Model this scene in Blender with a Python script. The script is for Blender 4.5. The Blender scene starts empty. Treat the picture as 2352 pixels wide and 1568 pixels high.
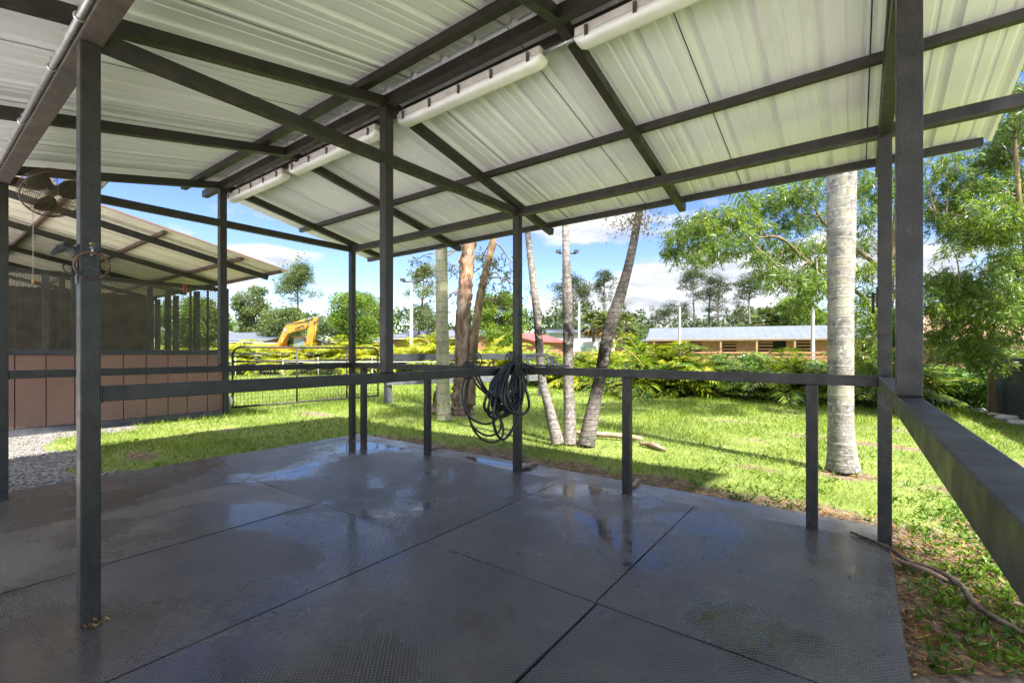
import bpy, bmesh, math, random
import numpy as np
from mathutils import Vector, Matrix
R = math.radians
scene = bpy.context.scene
COL = scene.collection
rng = np.random.default_rng(7)
random.seed(7)

# ---------------------------------------------------------------- camera frame
F, CX, HY, CAMH = 1055.0, 1176.0, 806.0, 1.30
FW = np.array([-0.5977, 0.8017]); RT = np.array([0.8017, 0.5977])
YAW = math.atan2(0.5977, 0.8017)
def at(px, dep):                       # where a thing seen at column px and dep metres ahead stands
    p = FW * dep + RT * ((px - CX) / F * dep)
    return float(p[0]), float(p[1])
def zat(py, dep): return CAMH + (HY - py) / F * dep
def fl(px, py, z=0.0):
    dep = F * (CAMH - z) / (py - HY)
    return at(px, dep) + (dep,)

# ---------------------------------------------------------------- materials
def newmat(name):
    m = bpy.data.materials.new(name); m.use_nodes = True
    nt = m.node_tree; nt.nodes.clear()
    out = nt.nodes.new('ShaderNodeOutputMaterial')
    return m, nt, out
def N(nt, t, **kw):
    n = nt.nodes.new('ShaderNode' + t)
    for k, v in kw.items():
        if k.startswith('i_'):
            n.inputs[k[2:].replace('_', ' ')].default_value = v
        else: setattr(n, k, v)
    return n
def ramp(nt, fac, stops, interp='LINEAR'):
    r = nt.nodes.new('ShaderNodeValToRGB'); e = r.color_ramp.elements
    r.color_ramp.interpolation = interp
    while len(e) < len(stops): e.new(0.5)
    for k, (p, c) in enumerate(stops):
        e[k].position = p; e[k].color = (c[0], c[1], c[2], 1) if not isinstance(c, (int, float)) else (c, c, c, 1)
    nt.links.new(fac, r.inputs[0]); return r.outputs[0]
def noise(nt, vec, scale, detail=4, rough=0.55, dist=0.0, mapscale=None):
    if mapscale is not None:
        mp = N(nt, 'Mapping'); mp.inputs['Scale'].default_value = mapscale
        nt.links.new(vec, mp.inputs['Vector']); vec = mp.outputs[0]
    n = N(nt, 'TexNoise'); n.inputs['Scale'].default_value = scale
    n.inputs['Detail'].default_value = detail; n.inputs['Roughness'].default_value = rough
    n.inputs['Distortion'].default_value = dist
    nt.links.new(vec, n.inputs['Vector']); return n.outputs['Fac']
def mixc(nt, fac, a, b, mode='MIX'):
    m = N(nt, 'Mix', data_type='RGBA', blend_type=mode)
    if isinstance(fac, (int, float)): m.inputs[0].default_value = fac
    else: nt.links.new(fac, m.inputs[0])
    for s, i in ((a, 6), (b, 7)):
        if isinstance(s, tuple): m.inputs[i].default_value = (s[0], s[1], s[2], 1)
        else: nt.links.new(s, m.inputs[i])
    return m.outputs[2]
def math_(nt, op, a, b=0.0, clamp=False):
    m = N(nt, 'Math', operation=op, use_clamp=clamp)
    for k, s in enumerate((a, b)):
        if isinstance(s, (int, float)): m.inputs[k].default_value = s
        else: nt.links.new(s, m.inputs[k])
    return m.outputs[0]
def maprange(nt, v, a, b, c, d):
    m = N(nt, 'MapRange'); m.interpolation_type = 'SMOOTHSTEP'
    nt.links.new(v, m.inputs[0])
    for k, x in enumerate((a, b, c, d)): m.inputs[k + 1].default_value = x
    return m.outputs[0]
def bump(nt, h, strength, dist=0.01):
    b = N(nt, 'Bump'); b.inputs['Strength'].default_value = strength; b.inputs['Distance'].default_value = dist
    nt.links.new(h, b.inputs['Height']); return b.outputs[0]
def objvec(nt):
    return N(nt, 'TexCoord').outputs['Object']
def posvec(nt):
    return N(nt, 'NewGeometry').outputs['Position']

def surf(name, c1, c2=None, rough=0.5, scale=6.0, metallic=0.0, bstr=0.0, bscale=60.0, bdist=0.003, spec=0.5,
         mapscale=None, spots=None, rvar=0.0, lo=0.35, hi=0.65):
    m, nt, out = newmat(name)
    if rough >= .8: spec = min(spec, .12)
    p = N(nt, 'BsdfPrincipled'); nt.links.new(p.outputs[0], out.inputs[0])
    v = posvec(nt)
    col = None
    if c2 is not None:
        f = noise(nt, v, scale, 6, 0.6, mapscale=mapscale)
        col = ramp(nt, f, [(lo, c1), (hi, c2)])
        if spots is not None:
            sc, thr, sc_c = spots
            f2 = noise(nt, v, sc, 3, 0.5)
            col = mixc(nt, maprange(nt, f2, thr, thr + 0.05, 0, 1), col, sc_c)
        nt.links.new(col, p.inputs['Base Color'])
    else: p.inputs['Base Color'].default_value = (*c1, 1)
    p.inputs['Roughness'].default_value = rough
    p.inputs['Metallic'].default_value = metallic
    p.inputs['Specular IOR Level'].default_value = spec
    if rvar:
        f3 = noise(nt, v, scale * 1.7, 4)
        nt.links.new(maprange(nt, f3, 0.3, 0.7, rough - rvar, rough + rvar), p.inputs['Roughness'])
    if bstr:
        h = noise(nt, v, bscale, 4, 0.6, mapscale=mapscale)
        nt.links.new(bump(nt, h, bstr, bdist), p.inputs['Normal'])
    return m

def leafmat(name, cols, trans=0.45, rough=0.45, big=0.6, spec=0.3):
    m, nt, out = newmat(name)
    g = N(nt, 'NewGeometry')
    c = ramp(nt, g.outputs['Random Per Island'], [(k / max(1, len(cols) - 1), x) for k, x in enumerate(cols)])
    f = noise(nt, g.outputs['Position'], big, 3)
    c = mixc(nt, maprange(nt, f, 0.35, 0.65, 0.0, 1.0), mixc(nt, 1.0, c, (0.72, 0.78, 0.75), 'MULTIPLY'), mixc(nt, 1.0, c, (1.15, 1.1, 0.9), 'MULTIPLY'))
    p = N(nt, 'BsdfPrincipled'); p.inputs['Roughness'].default_value = rough
    p.inputs['Specular IOR Level'].default_value = spec
    nt.links.new(c, p.inputs['Base Color'])
    t = N(nt, 'BsdfTranslucent')
    nt.links.new(mixc(nt, 1.0, c, (1.15, 1.1, 0.55), 'MULTIPLY'), t.inputs['Color'])
    mx = N(nt, 'MixShader'); mx.inputs[0].default_value = trans
    nt.links.new(p.outputs[0], mx.inputs[1]); nt.links.new(t.outputs[0], mx.inputs[2])
    nt.links.new(mx.outputs[0], out.inputs[0])
    return m

MT = {}
MT['steel'] = surf('black_steel_paint', (0.0135, 0.0112, 0.0088), (0.028, 0.0235, 0.019), rough=0.48, scale=9, bstr=0.25, bscale=260, bdist=0.0015,
                   spots=(70, 0.70, (0.05, 0.047, 0.044)), rvar=0.1)
MT['steel_rail'] = surf('black_rail_paint', (0.016, 0.0135, 0.011), (0.034, 0.029, 0.024), rough=0.50, scale=7, bstr=0.25, bscale=240, bdist=0.0015,
                        spots=(60, 0.70, (0.055, 0.05, 0.046)), rvar=0.1)
MT['rust_steel'] = surf('weathered_steel', (0.05, 0.042, 0.038), (0.10, 0.075, 0.062), rough=0.6, scale=10, bstr=0.2, bscale=150)
MT['galv'] = surf('galvanised_pipe', (0.32, 0.32, 0.33), (0.45, 0.45, 0.46), rough=0.38, scale=20, metallic=0.7)
MT['strap'] = surf('bright_strap', (0.6, 0.6, 0.6), None, rough=0.3, metallic=0.9)
MT['roofwhite'] = surf('white_roof_paint', (0.79, 0.79, 0.83), (0.85, 0.85, 0.885), rough=0.42, scale=1.3, spec=0.5,
                       spots=(26, 0.77, (0.50, 0.47, 0.42)))
_nt = MT['roofwhite'].node_tree; _p = [n for n in _nt.nodes if n.type == 'BSDF_PRINCIPLED'][0]; _src = _p.inputs['Base Color'].links[0].from_socket
_st = noise(_nt, posvec(_nt), 3.0, 6, 0.65, 0.0, (3.2, 0.35, 0.35)); _m = mixc(_nt, maprange(_nt, _st, 0.48, 0.70, 0, 0.30), _src, (0.58, 0.57, 0.58))   # dust streaks down the sheets
_nt.links.new(mixc(_nt, maprange(_nt, noise(_nt, posvec(_nt), 1.1, 7, 0.7), 0.56, 0.74, 0, 0.25), _m, (0.55, 0.55, 0.55)), _p.inputs['Base Color'])
MT['seam_shade'] = surf('roof_seam_shade', (0.06, 0.055, 0.05), None, rough=0.8)  # shadow lines of the sheet laps, put in as dark strips
MT['lens'] = surf('milky_plastic', (0.88, 0.875, 0.86), (0.80, 0.79, 0.765), rough=0.34, scale=7, spots=(40, 0.72, (0.45, 0.40, 0.34)))
MT['fixbase'] = surf('grey_plastic', (0.62, 0.57, 0.53), (0.50, 0.45, 0.42), rough=0.45, scale=12)
MT['clip'] = surf('steel_clip', (0.16, 0.14, 0.13), (0.28, 0.22, 0.18), rough=0.4, metallic=0.8, scale=40)
MT['concrete'] = surf('wet_concrete', (0.06, 0.055, 0.05), (0.15, 0.14, 0.128), rough=0.38, scale=1.6, bstr=0.25, bscale=45, bdist=0.004, rvar=0.16)
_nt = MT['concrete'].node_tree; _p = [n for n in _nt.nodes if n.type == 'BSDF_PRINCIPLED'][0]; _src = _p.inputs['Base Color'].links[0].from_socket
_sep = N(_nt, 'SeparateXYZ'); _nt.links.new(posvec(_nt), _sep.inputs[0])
_nt.links.new(mixc(_nt, maprange(_nt, _sep.outputs[1], 4.02, 4.06, 1, 0), _src, (0.012, 0.011, 0.010)), _p.inputs['Base Color'])   # slab darkened under the mats, so the open joints read dark
MT['hose'] = surf('black_hose', (0.012, 0.013, 0.015), (0.03, 0.03, 0.035), rough=0.30, scale=25)
MT['hose_old'] = surf('old_brown_hose', (0.030, 0.020, 0.016), (0.065, 0.045, 0.036), rough=0.42, scale=25)
MT['iron'] = surf('cast_iron', (0.018, 0.018, 0.018), (0.055, 0.052, 0.05), rough=0.5, scale=40, bstr=0.4, bscale=150)
MT['iron_worn'] = surf('worn_cast_iron', (0.015, 0.015, 0.015), (0.09, 0.087, 0.083), rough=0.5, scale=28, bstr=0.4, bscale=120, lo=0.45, hi=0.7)
MT['rust'] = surf('rusted_iron', (0.04, 0.03, 0.026), (0.19, 0.08, 0.035), rough=0.75, scale=22, bstr=0.4, bscale=150, lo=0.42, hi=0.66)
MT['brass'] = surf('brass', (0.45, 0.30, 0.10), None, rough=0.35, metallic=0.9)
MT['fanwire'] = surf('fan_wire', (0.05, 0.03, 0.018), (0.13, 0.08, 0.05), rough=0.6, scale=40)
MT['fanblade'] = surf('fan_blade', (0.012, 0.014, 0.010), (0.03, 0.03, 0.022), rough=0.5, scale=20)
MT['cord'] = surf('pull_cord', (0.45, 0.38, 0.30), None, rough=0.8)
MT['wood_bead'] = surf('wooden_bead', (0.42, 0.24, 0.09), None, rough=0.5)
MT['brownpanel'] = surf('brown_panel', (0.165, 0.086, 0.063), (0.198, 0.104, 0.078), rough=0.65, scale=2.0, bstr=0.2, bscale=120)
MT['panelgap'] = surf('panel_joint', (0.02, 0.014, 0.012), None, rough=0.9)
MT['barnwood'] = surf('dark_barn_wood', (0.035, 0.019, 0.011), (0.085, 0.045, 0.024), rough=0.8, scale=3, mapscale=(1, 1, 14))
MT['barnroof_under'] = surf('aged_roof_lining', (0.62, 0.57, 0.49), (0.72, 0.67, 0.57), rough=0.6, scale=1.2)
MT['redtrim'] = surf('red_brown_trim', (0.15, 0.085, 0.065), None, rough=0.6)
MT['rustbeam'] = surf('rusty_purlin', (0.060, 0.036, 0.028), (0.13, 0.075, 0.055), rough=0.7, scale=9)
MT['meshwire'] = surf('expanded_mesh', (0.075, 0.066, 0.058), (0.13, 0.115, 0.10), rough=0.7, scale=5)
MT['blackfence'] = surf('black_fence_paint', (0.016, 0.018, 0.021), (0.042, 0.044, 0.050), rough=0.6, scale=4, bstr=0.4, bscale=18, mapscale=(1, 1, 8))
MT['greyfence'] = surf('worn_grey_fence', (0.06, 0.068, 0.072), (0.13, 0.14, 0.14), rough=0.7, scale=4, mapscale=(1, 1, 6))
MT['greypost'] = surf('grey_fence_post', (0.045, 0.047, 0.055), (0.09, 0.09, 0.10), rough=0.7, scale=5)
MT['woodpost'] = surf('bare_wood_post', (0.16, 0.10, 0.06), (0.30, 0.20, 0.13), rough=0.85, scale=5, mapscale=(6, 6, 0.6), bstr=0.4, bscale=30)
MT['whiteplastic'] = surf('white_plastic', (0.78, 0.78, 0.76), None, rough=0.5)
MT['concpole'] = surf('concrete_pole', (0.26, 0.26, 0.25), (0.34, 0.34, 0.33), rough=0.8, scale=2)
MT['darkmetal'] = surf('dark_metal', (0.04, 0.04, 0.045), None, rough=0.5)
MT['metalroof'] = surf('silver_metal_roof', (0.085, 0.098, 0.118), (0.105, 0.12, 0.14), rough=0.55, metallic=0.0, scale=0.5)
MT['redroof'] = surf('red_metal_roof', (0.36, 0.06, 0.05), (0.42, 0.09, 0.08), rough=0.5, scale=0.6)
MT['tanroof'] = surf('tan_roof', (0.42, 0.24, 0.14), (0.50, 0.31, 0.19), rough=0.7, scale=0.8)
MT['plank'] = surf('brown_plank', (0.23, 0.105, 0.05), (0.36, 0.175, 0.085), rough=0.75, scale=2.2, mapscale=(0.6, 0.6, 12))
MT['newwood'] = surf('new_lumber', (0.27, 0.165, 0.08), (0.34, 0.215, 0.11), rough=0.7, scale=2)
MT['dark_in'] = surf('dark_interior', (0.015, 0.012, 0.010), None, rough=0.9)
MT['greywall'] = surf('grey_metal_wall', (0.40, 0.38, 0.37), (0.46, 0.44, 0.42), rough=0.6, scale=1)
MT['offwhite'] = surf('offwhite_paint', (0.32, 0.32, 0.315), (0.38, 0.38, 0.375), rough=0.4, scale=1)
MT['yellow'] = surf('yellow_machine_paint', (0.31, 0.145, 0.010), (0.40, 0.20, 0.016), rough=0.42, scale=1.6, spots=(5, 0.68, (0.40, 0.20, 0.04)))
MT['machine_dark'] = surf('machine_dark', (0.05, 0.05, 0.055), (0.10, 0.09, 0.085), rough=0.5, scale=3)
MT['machine_grey'] = surf('machine_grey', (0.28, 0.27, 0.28), (0.36, 0.34, 0.33), rough=0.6, scale=3)
MT['chrome'] = surf('chrome_rod', (0.7, 0.7, 0.7), None, rough=0.2, metallic=1.0)
MT['cabglass'] = surf('tinted_glass', (0.10, 0.16, 0.20), None, rough=0.08, spec=0.9)
MT['ink'] = surf('dark_lettering', (0.02, 0.02, 0.03), None, rough=0.6)
MT['log'] = surf('dry_log', (0.19, 0.13, 0.085), (0.34, 0.26, 0.18), rough=0.9, scale=5, bstr=0.6, bscale=22, bdist=0.01)
MT['stick'] = surf('wet_stick', (0.16, 0.10, 0.065), (0.30, 0.20, 0.13), rough=0.7, scale=10, bstr=0.4, bscale=60)
MT['root'] = surf('grey_root', (0.05, 0.037, 0.027), (0.20, 0.15, 0.11), rough=0.85, scale=14, bstr=0.7, bscale=40, bdist=0.006)
MT['stone'] = surf('pale_stone', (0.36, 0.34, 0.31), (0.52, 0.50, 0.46), rough=0.85, scale=4, bstr=0.5, bscale=20, bdist=0.01)
MT['twig'] = surf('twig_bark', (0.15, 0.11, 0.075), (0.26, 0.20, 0.14), rough=0.85, scale=6)
MT['bark_grey'] = surf('grey_bark', (0.14, 0.115, 0.095), (0.26, 0.22, 0.185), rough=0.9, scale=2, bstr=0.6, bscale=8, bdist=0.03)
MT['bark_tan'] = surf('tan_bark', (0.11, 0.08, 0.045), (0.24, 0.18, 0.10), rough=0.85, scale=5, bstr=0.5, bscale=20, bdist=0.01)

def splash(m, top=0.45, c2=(0.055, 0.048, 0.042)):          # dried mud splashes low on the posts
    nt = m.node_tree; p = [n for n in nt.nodes if n.type == 'BSDF_PRINCIPLED'][0]; src = p.inputs['Base Color'].links[0].from_socket
    v = posvec(nt); sp = N(nt, 'SeparateXYZ'); nt.links.new(v, sp.inputs[0])
    k = math_(nt, 'MULTIPLY', maprange(nt, sp.outputs[2], 0.0, top, 1, 0), maprange(nt, noise(nt, v, 24, 6, 0.7), 0.42, 0.62, 0, 0.85))
    nt.links.new(mixc(nt, k, src, c2), p.inputs['Base Color'])
def grain(m, lo=0.55, hi=1.5, sc=170):
    nt = m.node_tree; p = [n for n in nt.nodes if n.type == 'BSDF_PRINCIPLED'][0]; src = p.inputs['Base Color'].links[0].from_socket
    v = posvec(nt); k = ramp(nt, noise(nt, v, sc, 2, 0.5), [(0.35, lo), (0.65, hi)])
    c = mixc(nt, 1.0, src, k, 'MULTIPLY')
    ch = noise(nt, v, 5.5, 8, 0.8, 0.3); c = mixc(nt, maprange(nt, ch, 0.66, 0.70, 0, 0.7), c, (0.075, 0.055, 0.045))     # chips and scuffs down to primer
    nt.links.new(c, p.inputs['Base Color'])
grain(MT['steel']); grain(MT['steel_rail']); grain(MT['rust_steel'], .75, 1.25)
splash(MT['steel'], 0.10, (0.10, 0.055, 0.03)); splash(MT['steel']); splash(MT['brownpanel'], 0.5, (0.17, 0.13, 0.10))
MT['bark_brown'] = surf('brown_flaky_bark', (0.10, 0.065, 0.04), (0.30, 0.215, 0.125), rough=0.9, scale=9, bstr=0.8, bscale=30, bdist=0.02, mapscale=(1, 1, .4))
def palm_bark(name, pale, dark, ringcol, ringscale, lichen=0.55, moss=None, base_dark=None, ringw=0.42):
    m, nt, out = newmat(name)
    p = N(nt, 'BsdfPrincipled'); nt.links.new(p.outputs[0], out.inputs[0])
    v = posvec(nt)
    f = math_(nt, 'ADD', math_(nt, 'MULTIPLY', noise(nt, v, 22, 8, 0.75), 0.65), math_(nt, 'MULTIPLY', noise(nt, v, 3.2, 6, 0.7), 0.35))
    c = ramp(nt, f, [(0.40, dark), (0.57, pale)])
    f2 = noise(nt, v, 5, 5, 0.6)
    if moss is not None:
        c = mixc(nt, maprange(nt, f2, 0.46, 0.62, 0, 0.6), c, moss)
    f4 = noise(nt, v, 30, 3, 0.5)
    c = mixc(nt, maprange(nt, f4, lichen, lichen + 0.06, 0, 0.75), c, (0.46, 0.445, 0.42))
    # leaf-scar rings: thin lines round the stem at slightly irregular heights
    w = N(nt, 'TexWave', wave_type='BANDS', bands_direction='Z'); w.inputs['Scale'].default_value = ringscale
    w.inputs['Distortion'].default_value = 2.6; w.inputs['Detail'].default_value = 3; w.inputs['Detail Scale'].default_value = 0.8
    nt.links.new(v, w.inputs['Vector'])
    ring = maprange(nt, w.outputs['Fac'], 0.93, 0.99, 0, 1)
    c = mixc(nt, math_(nt, 'MULTIPLY', ring, ringw), c, ringcol)
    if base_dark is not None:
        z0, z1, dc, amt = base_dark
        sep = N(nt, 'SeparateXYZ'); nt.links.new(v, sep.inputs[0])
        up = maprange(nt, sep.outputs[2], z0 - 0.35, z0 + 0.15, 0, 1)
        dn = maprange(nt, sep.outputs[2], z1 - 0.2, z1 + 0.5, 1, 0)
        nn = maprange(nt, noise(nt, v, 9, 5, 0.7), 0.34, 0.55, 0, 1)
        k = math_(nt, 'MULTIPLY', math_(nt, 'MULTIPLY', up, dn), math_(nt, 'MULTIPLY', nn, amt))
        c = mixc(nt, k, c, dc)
    nt.links.new(c, p.inputs['Base Color'])
    p.inputs['Roughness'].default_value = 0.85; p.inputs['Specular IOR Level'].default_value = 0.08
    h = math_(nt, 'ADD', math_(nt, 'MULTIPLY', ring, 0.8), noise(nt, v, 55, 5, 0.7))
    nt.links.new(bump(nt, h, 0.5, 0.006), p.inputs['Normal'])
    return m
MT['royal'] = palm_bark('royal_palm_bark', (0.26, 0.24, 0.215), (0.105, 0.092, 0.08), (0.38, 0.355, 0.32), 2.9, 0.60, (0.34, 0.32, 0.22))
MT['palm_moss'] = palm_bark('mossy_palm_bark', (0.36, 0.34, 0.24), (0.17, 0.155, 0.10), (0.14, 0.12, 0.085), 1.6, 0.66, (0.30, 0.31, 0.14))
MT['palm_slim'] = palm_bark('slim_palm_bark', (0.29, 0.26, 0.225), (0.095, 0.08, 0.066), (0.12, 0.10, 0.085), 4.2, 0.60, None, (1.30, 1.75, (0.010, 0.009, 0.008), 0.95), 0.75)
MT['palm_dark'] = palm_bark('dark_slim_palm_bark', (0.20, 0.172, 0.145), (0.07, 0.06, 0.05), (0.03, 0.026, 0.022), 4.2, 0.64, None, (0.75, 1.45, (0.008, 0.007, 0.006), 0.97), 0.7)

def paperbark():
    m, nt, out = newmat('paperbark')
    p = N(nt, 'BsdfPrincipled'); nt.links.new(p.outputs[0], out.inputs[0])
    v = posvec(nt)
    f = noise(nt, v, 7, 8, 0.65, 0.6, (1, 1, 0.28))
    c = ramp(nt, f, [(0.34, (0.045, 0.028, 0.02)), (0.45, (0.17, 0.12, 0.085)), (0.58, (0.33, 0.255, 0.195)), (0.70, (0.45, 0.37, 0.30))])
    f2 = noise(nt, v, 1.5, 4, 0.6, 0.3, (1, 1, 0.4))
    sep = N(nt, 'SeparateXYZ'); nt.links.new(v, sep.inputs[0])
    up = maprange(nt, sep.outputs[2], 2.1, 3.1, 0.0, 1.0)
    k = math_(nt, 'MULTIPLY', maprange(nt, f2, 0.42, 0.55, 0, 0.85), math_(nt, 'ADD', math_(nt, 'MULTIPLY', up, 0.85), 0.12))
    c = mixc(nt, k, c, (0.37, 0.20, 0.125))
    nt.links.new(c, p.inputs['Base Color']); p.inputs['Roughness'].default_value = 0.9; p.inputs['Specular IOR Level'].default_value = 0.08
    nt.links.new(bump(nt, f, 0.9, 0.03), p.inputs['Normal'])
    return m
MT['paperbark'] = paperbark()

def matmat():
    # wet studded rubber
    m, nt, out = newmat('wet_studded_rubber')
    p = N(nt, 'BsdfPrincipled'); nt.links.new(p.outputs[0], out.inputs[0])
    v = posvec(nt)
    big = noise(nt, v, 0.85, 5, 0.6, 0.4)
    fine = noise(nt, v, 5.5, 5, 0.65)
    dirt = noise(nt, v, 2.1, 6, 0.65)
    wet = maprange(nt, math_(nt, 'ADD', big, math_(nt, 'MULTIPLY', fine, 0.14)), 0.50, 0.68, 0, 1)
    c = ramp(nt, dirt, [(0.34, (0.038, 0.037, 0.037)), (0.55, (0.058, 0.057, 0.057)), (0.72, (0.085, 0.080, 0.074))])
    pool = maprange(nt, math_(nt, 'ADD', big, math_(nt, 'MULTIPLY', fine, 0.14)), 0.650, 0.672, 0, 1)
    ps_ = N(nt, 'SeparateXYZ'); nt.links.new(v, ps_.inputs[0]); pool = math_(nt, 'MULTIPLY', pool, maprange(nt, ps_.outputs[1], 1.7, 2.4, 0.12, 1.0))   # water stands towards the low far edge
    spk = noise(nt, v, 48, 2, 0.5)
    c = mixc(nt, maprange(nt, spk, 0.74, 0.78, 0, 0.6), c, (0.16, 0.13, 0.10))
    ro = math_(nt, 'ADD', maprange(nt, wet, 0, 1, 0.40, 0.10), math_(nt, 'MULTIPLY', fine, 0.10))
    ro = math_(nt, 'SUBTRACT', ro, math_(nt, 'MULTIPLY', pool, 0.12), True)
    nt.links.new(ro, p.inputs['Roughness'])
    p.inputs['Specular IOR Level'].default_value = 0.5
    # studs: staggered lattice of rounded bumps, 17 mm pitch
    mp = N(nt, 'Mapping'); mp.inputs['Rotation'].default_value = (0, 0, R(45)); mp.inputs['Scale'].default_value = (1 / 0.0165,) * 3
    nt.links.new(v, mp.inputs['Vector'])
    sp = N(nt, 'SeparateXYZ'); nt.links.new(mp.outputs[0], sp.inputs[0])
    sx = math_(nt, 'SINE', math_(nt, 'MULTIPLY', sp.outputs[0], math.tau))
    sy = math_(nt, 'SINE', math_(nt, 'MULTIPLY', sp.outputs[1], math.tau))
    stud = maprange(nt, math_(nt, 'MULTIPLY', math_(nt, 'ADD', sx, 1.0), math_(nt, 'ADD', sy, 1.0)), 0.6, 3.4, 0, 1)
    c = mixc(nt, math_(nt, 'MULTIPLY', wet, 0.55), c, (0.020, 0.020, 0.022))
    c = mixc(nt, 1.0, c, (1.46, 1.30, 1.08), 'MULTIPLY'); oi = N(nt, 'ObjectInfo')
    c = mixc(nt, 1.0, c, ramp(nt, oi.outputs['Random'], [(0.0, (0.62, 0.62, 0.63)), (1.0, (1.35, 1.34, 1.32))]), 'MULTIPLY')
    sc = noise(nt, v, 7, 7, 0.75, 0.0, (0.25, 2.4, 1)); c = mixc(nt, maprange(nt, sc, 0.60, 0.74, 0, 0.35), c, (0.15, 0.145, 0.135))   # scuffs
    c = mixc(nt, math_(nt, 'MULTIPLY', stud, 0.55), c, (0.13, 0.128, 0.126))      # stud tops mixed lighter, so the pattern stands out
    mud = noise(nt, v, 1.15, 6, 0.68, 0.5, (1, 1.7, 1))
    c = mixc(nt, maprange(nt, mud, 0.55, 0.70, 0, 0.6), c, (0.050, 0.038, 0.028))  # trodden-in dirt
    nt.links.new(c, p.inputs['Base Color'])
    und = noise(nt, v, 1.3, 3, 0.5)
    fill = math_(nt, 'MULTIPLY', maprange(nt, wet, 0.2, 1.0, 1.0, 0.40), math_(nt, 'SUBTRACT', 1.0, math_(nt, 'MULTIPLY', pool, 0.9)))
    b1 = N(nt, 'Bump'); b1.inputs['Distance'].default_value = 0.006
    nt.links.new(math_(nt, 'MULTIPLY', fill, 0.85), b1.inputs['Strength']); nt.links.new(stud, b1.inputs['Height'])
    b2 = N(nt, 'Bump'); b2.inputs['Distance'].default_value = 0.03; b2.inputs['Strength'].default_value = 0.14
    nt.links.new(und, b2.inputs['Height']); nt.links.new(b1.outputs[0], b2.inputs['Normal'])
    nt.links.new(b2.outputs[0], p.inputs['Normal'])
    return m
MT['rubber'] = matmat()
def puddlemat():
    m, nt, out = newmat('still_water')
    p = N(nt, 'BsdfPrincipled'); nt.links.new(p.outputs[0], out.inputs[0])
    v = posvec(nt)
    nt.links.new(ramp(nt, noise(nt, v, 3, 4), [(0.35, (0.03, 0.03, 0.03)), (0.65, (0.07, 0.06, 0.05))]), p.inputs['Base Color'])
    p.inputs['Roughness'].default_value = 0.03; p.inputs['IOR'].default_value = 1.33
    p.inputs['Specular IOR Level'].default_value = 0.7
    nt.links.new(bump(nt, noise(nt, v, 9, 2), 0.05, 0.01), p.inputs['Normal'])
    return m
MT['water'] = puddlemat()

def groundmat():
    m, nt, out = newmat('lawn_ground')
    p = N(nt, 'BsdfPrincipled'); nt.links.new(p.outputs[0], out.inputs[0])
    v = posvec(nt)
    f = noise(nt, v, 0.55, 6, 0.62); f2 = noise(nt, v, 14, 6, 0.7)
    g = ramp(nt, f, [(0.34, (0.12, 0.165, 0.035)), (0.55, (0.19, 0.23, 0.055)), (0.72, (0.25, 0.25, 0.09))])
    g = mixc(nt, maprange(nt, f2, 0.35, 0.7, 0, 0.6), g, mixc(nt, 1.0, g, (0.45, 0.5, 0.4), 'MULTIPLY'))
    d = ramp(nt, f2, [(0.30, (0.065, 0.045, 0.03)), (0.5, (0.17, 0.125, 0.085)), (0.7, (0.30, 0.24, 0.175))])
    s = ramp(nt, noise(nt, v, 60, 4, 0.7), [(0.3, (0.08, 0.072, 0.066)), (0.5, (0.20, 0.185, 0.17)), (0.7, (0.34, 0.32, 0.30))])
    a = N(nt, 'Attribute', attribute_name='dirt'); b = N(nt, 'Attribute', attribute_name='gravel')
    nz = noise(nt, v, 4.5, 6, 0.7)
    da = maprange(nt, math_(nt, 'ADD', a.outputs['Fac'], math_(nt, 'MULTIPLY', nz, 0.7)), 0.70, 1.0, 0, 1)
    ga = maprange(nt, math_(nt, 'ADD', b.outputs['Fac'], math_(nt, 'MULTIPLY', nz, 0.6)), 0.72, 0.92, 0, 1)
    c = mixc(nt, da, g, d); c = mixc(nt, ga, c, s)
    sp_ = N(nt, 'SeparateXYZ'); nt.links.new(v, sp_.inputs[0])      # unseen near yard whitened, added to bounce light under the roof
    sh = math_(nt, 'MULTIPLY', ga, maprange(nt, sp_.outputs[1], -1.5, -0.9, 1, 0))
    c = mixc(nt, sh, c, ramp(nt, noise(nt, v, 25, 6, 0.7), [(0.32, (0.48, 0.46, 0.43)), (0.5, (0.70, 0.68, 0.65)), (0.68, (0.80, 0.78, 0.75))]))
    nt.links.new(c, p.inputs['Base Color']); p.inputs['Roughness'].default_value = 0.92
    p.inputs['Specular IOR Level'].default_value = 0.15
    nt.links.new(bump(nt, noise(nt, v, 40, 5, 0.7), 0.8, 0.02), p.inputs['Normal'])
    return m
MT['ground'] = groundmat()

MT['grass'] = leafmat('grass_blades', [(0.105, 0.18, 0.022), (0.165, 0.26, 0.030), (0.24, 0.33, 0.042), (0.31, 0.33, 0.085)], 0.42, 0.5, 0.7)
MT['weed'] = leafmat('weed_leaves', [(0.07, 0.15, 0.016), (0.11, 0.22, 0.02), (0.19, 0.30, 0.03)], 0.35, 0.42, 1.5)
MT['straw'] = leafmat('dead_litter', [(0.11, 0.060, 0.030), (0.24, 0.13, 0.06), (0.40, 0.22, 0.09), (0.44, 0.27, 0.12)], 0.1, 0.8, 2.0)
MT['areca'] = leafmat('areca_leaf', [(0.13, 0.21, 0.014), (0.25, 0.31, 0.018), (0.40, 0.41, 0.024), (0.46, 0.42, 0.06)], 0.42, 0.4, 0.9)
MT['areca_g'] = leafmat('areca_green_leaf', [(0.045, 0.105, 0.014), (0.09, 0.175, 0.018), (0.18, 0.25, 0.022), (0.30, 0.33, 0.035)], 0.38, 0.4, 0.9)
MT['cane'] = surf('areca_cane', (0.34, 0.30, 0.08), (0.46, 0.40, 0.16), rough=0.6, scale=5)
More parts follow.
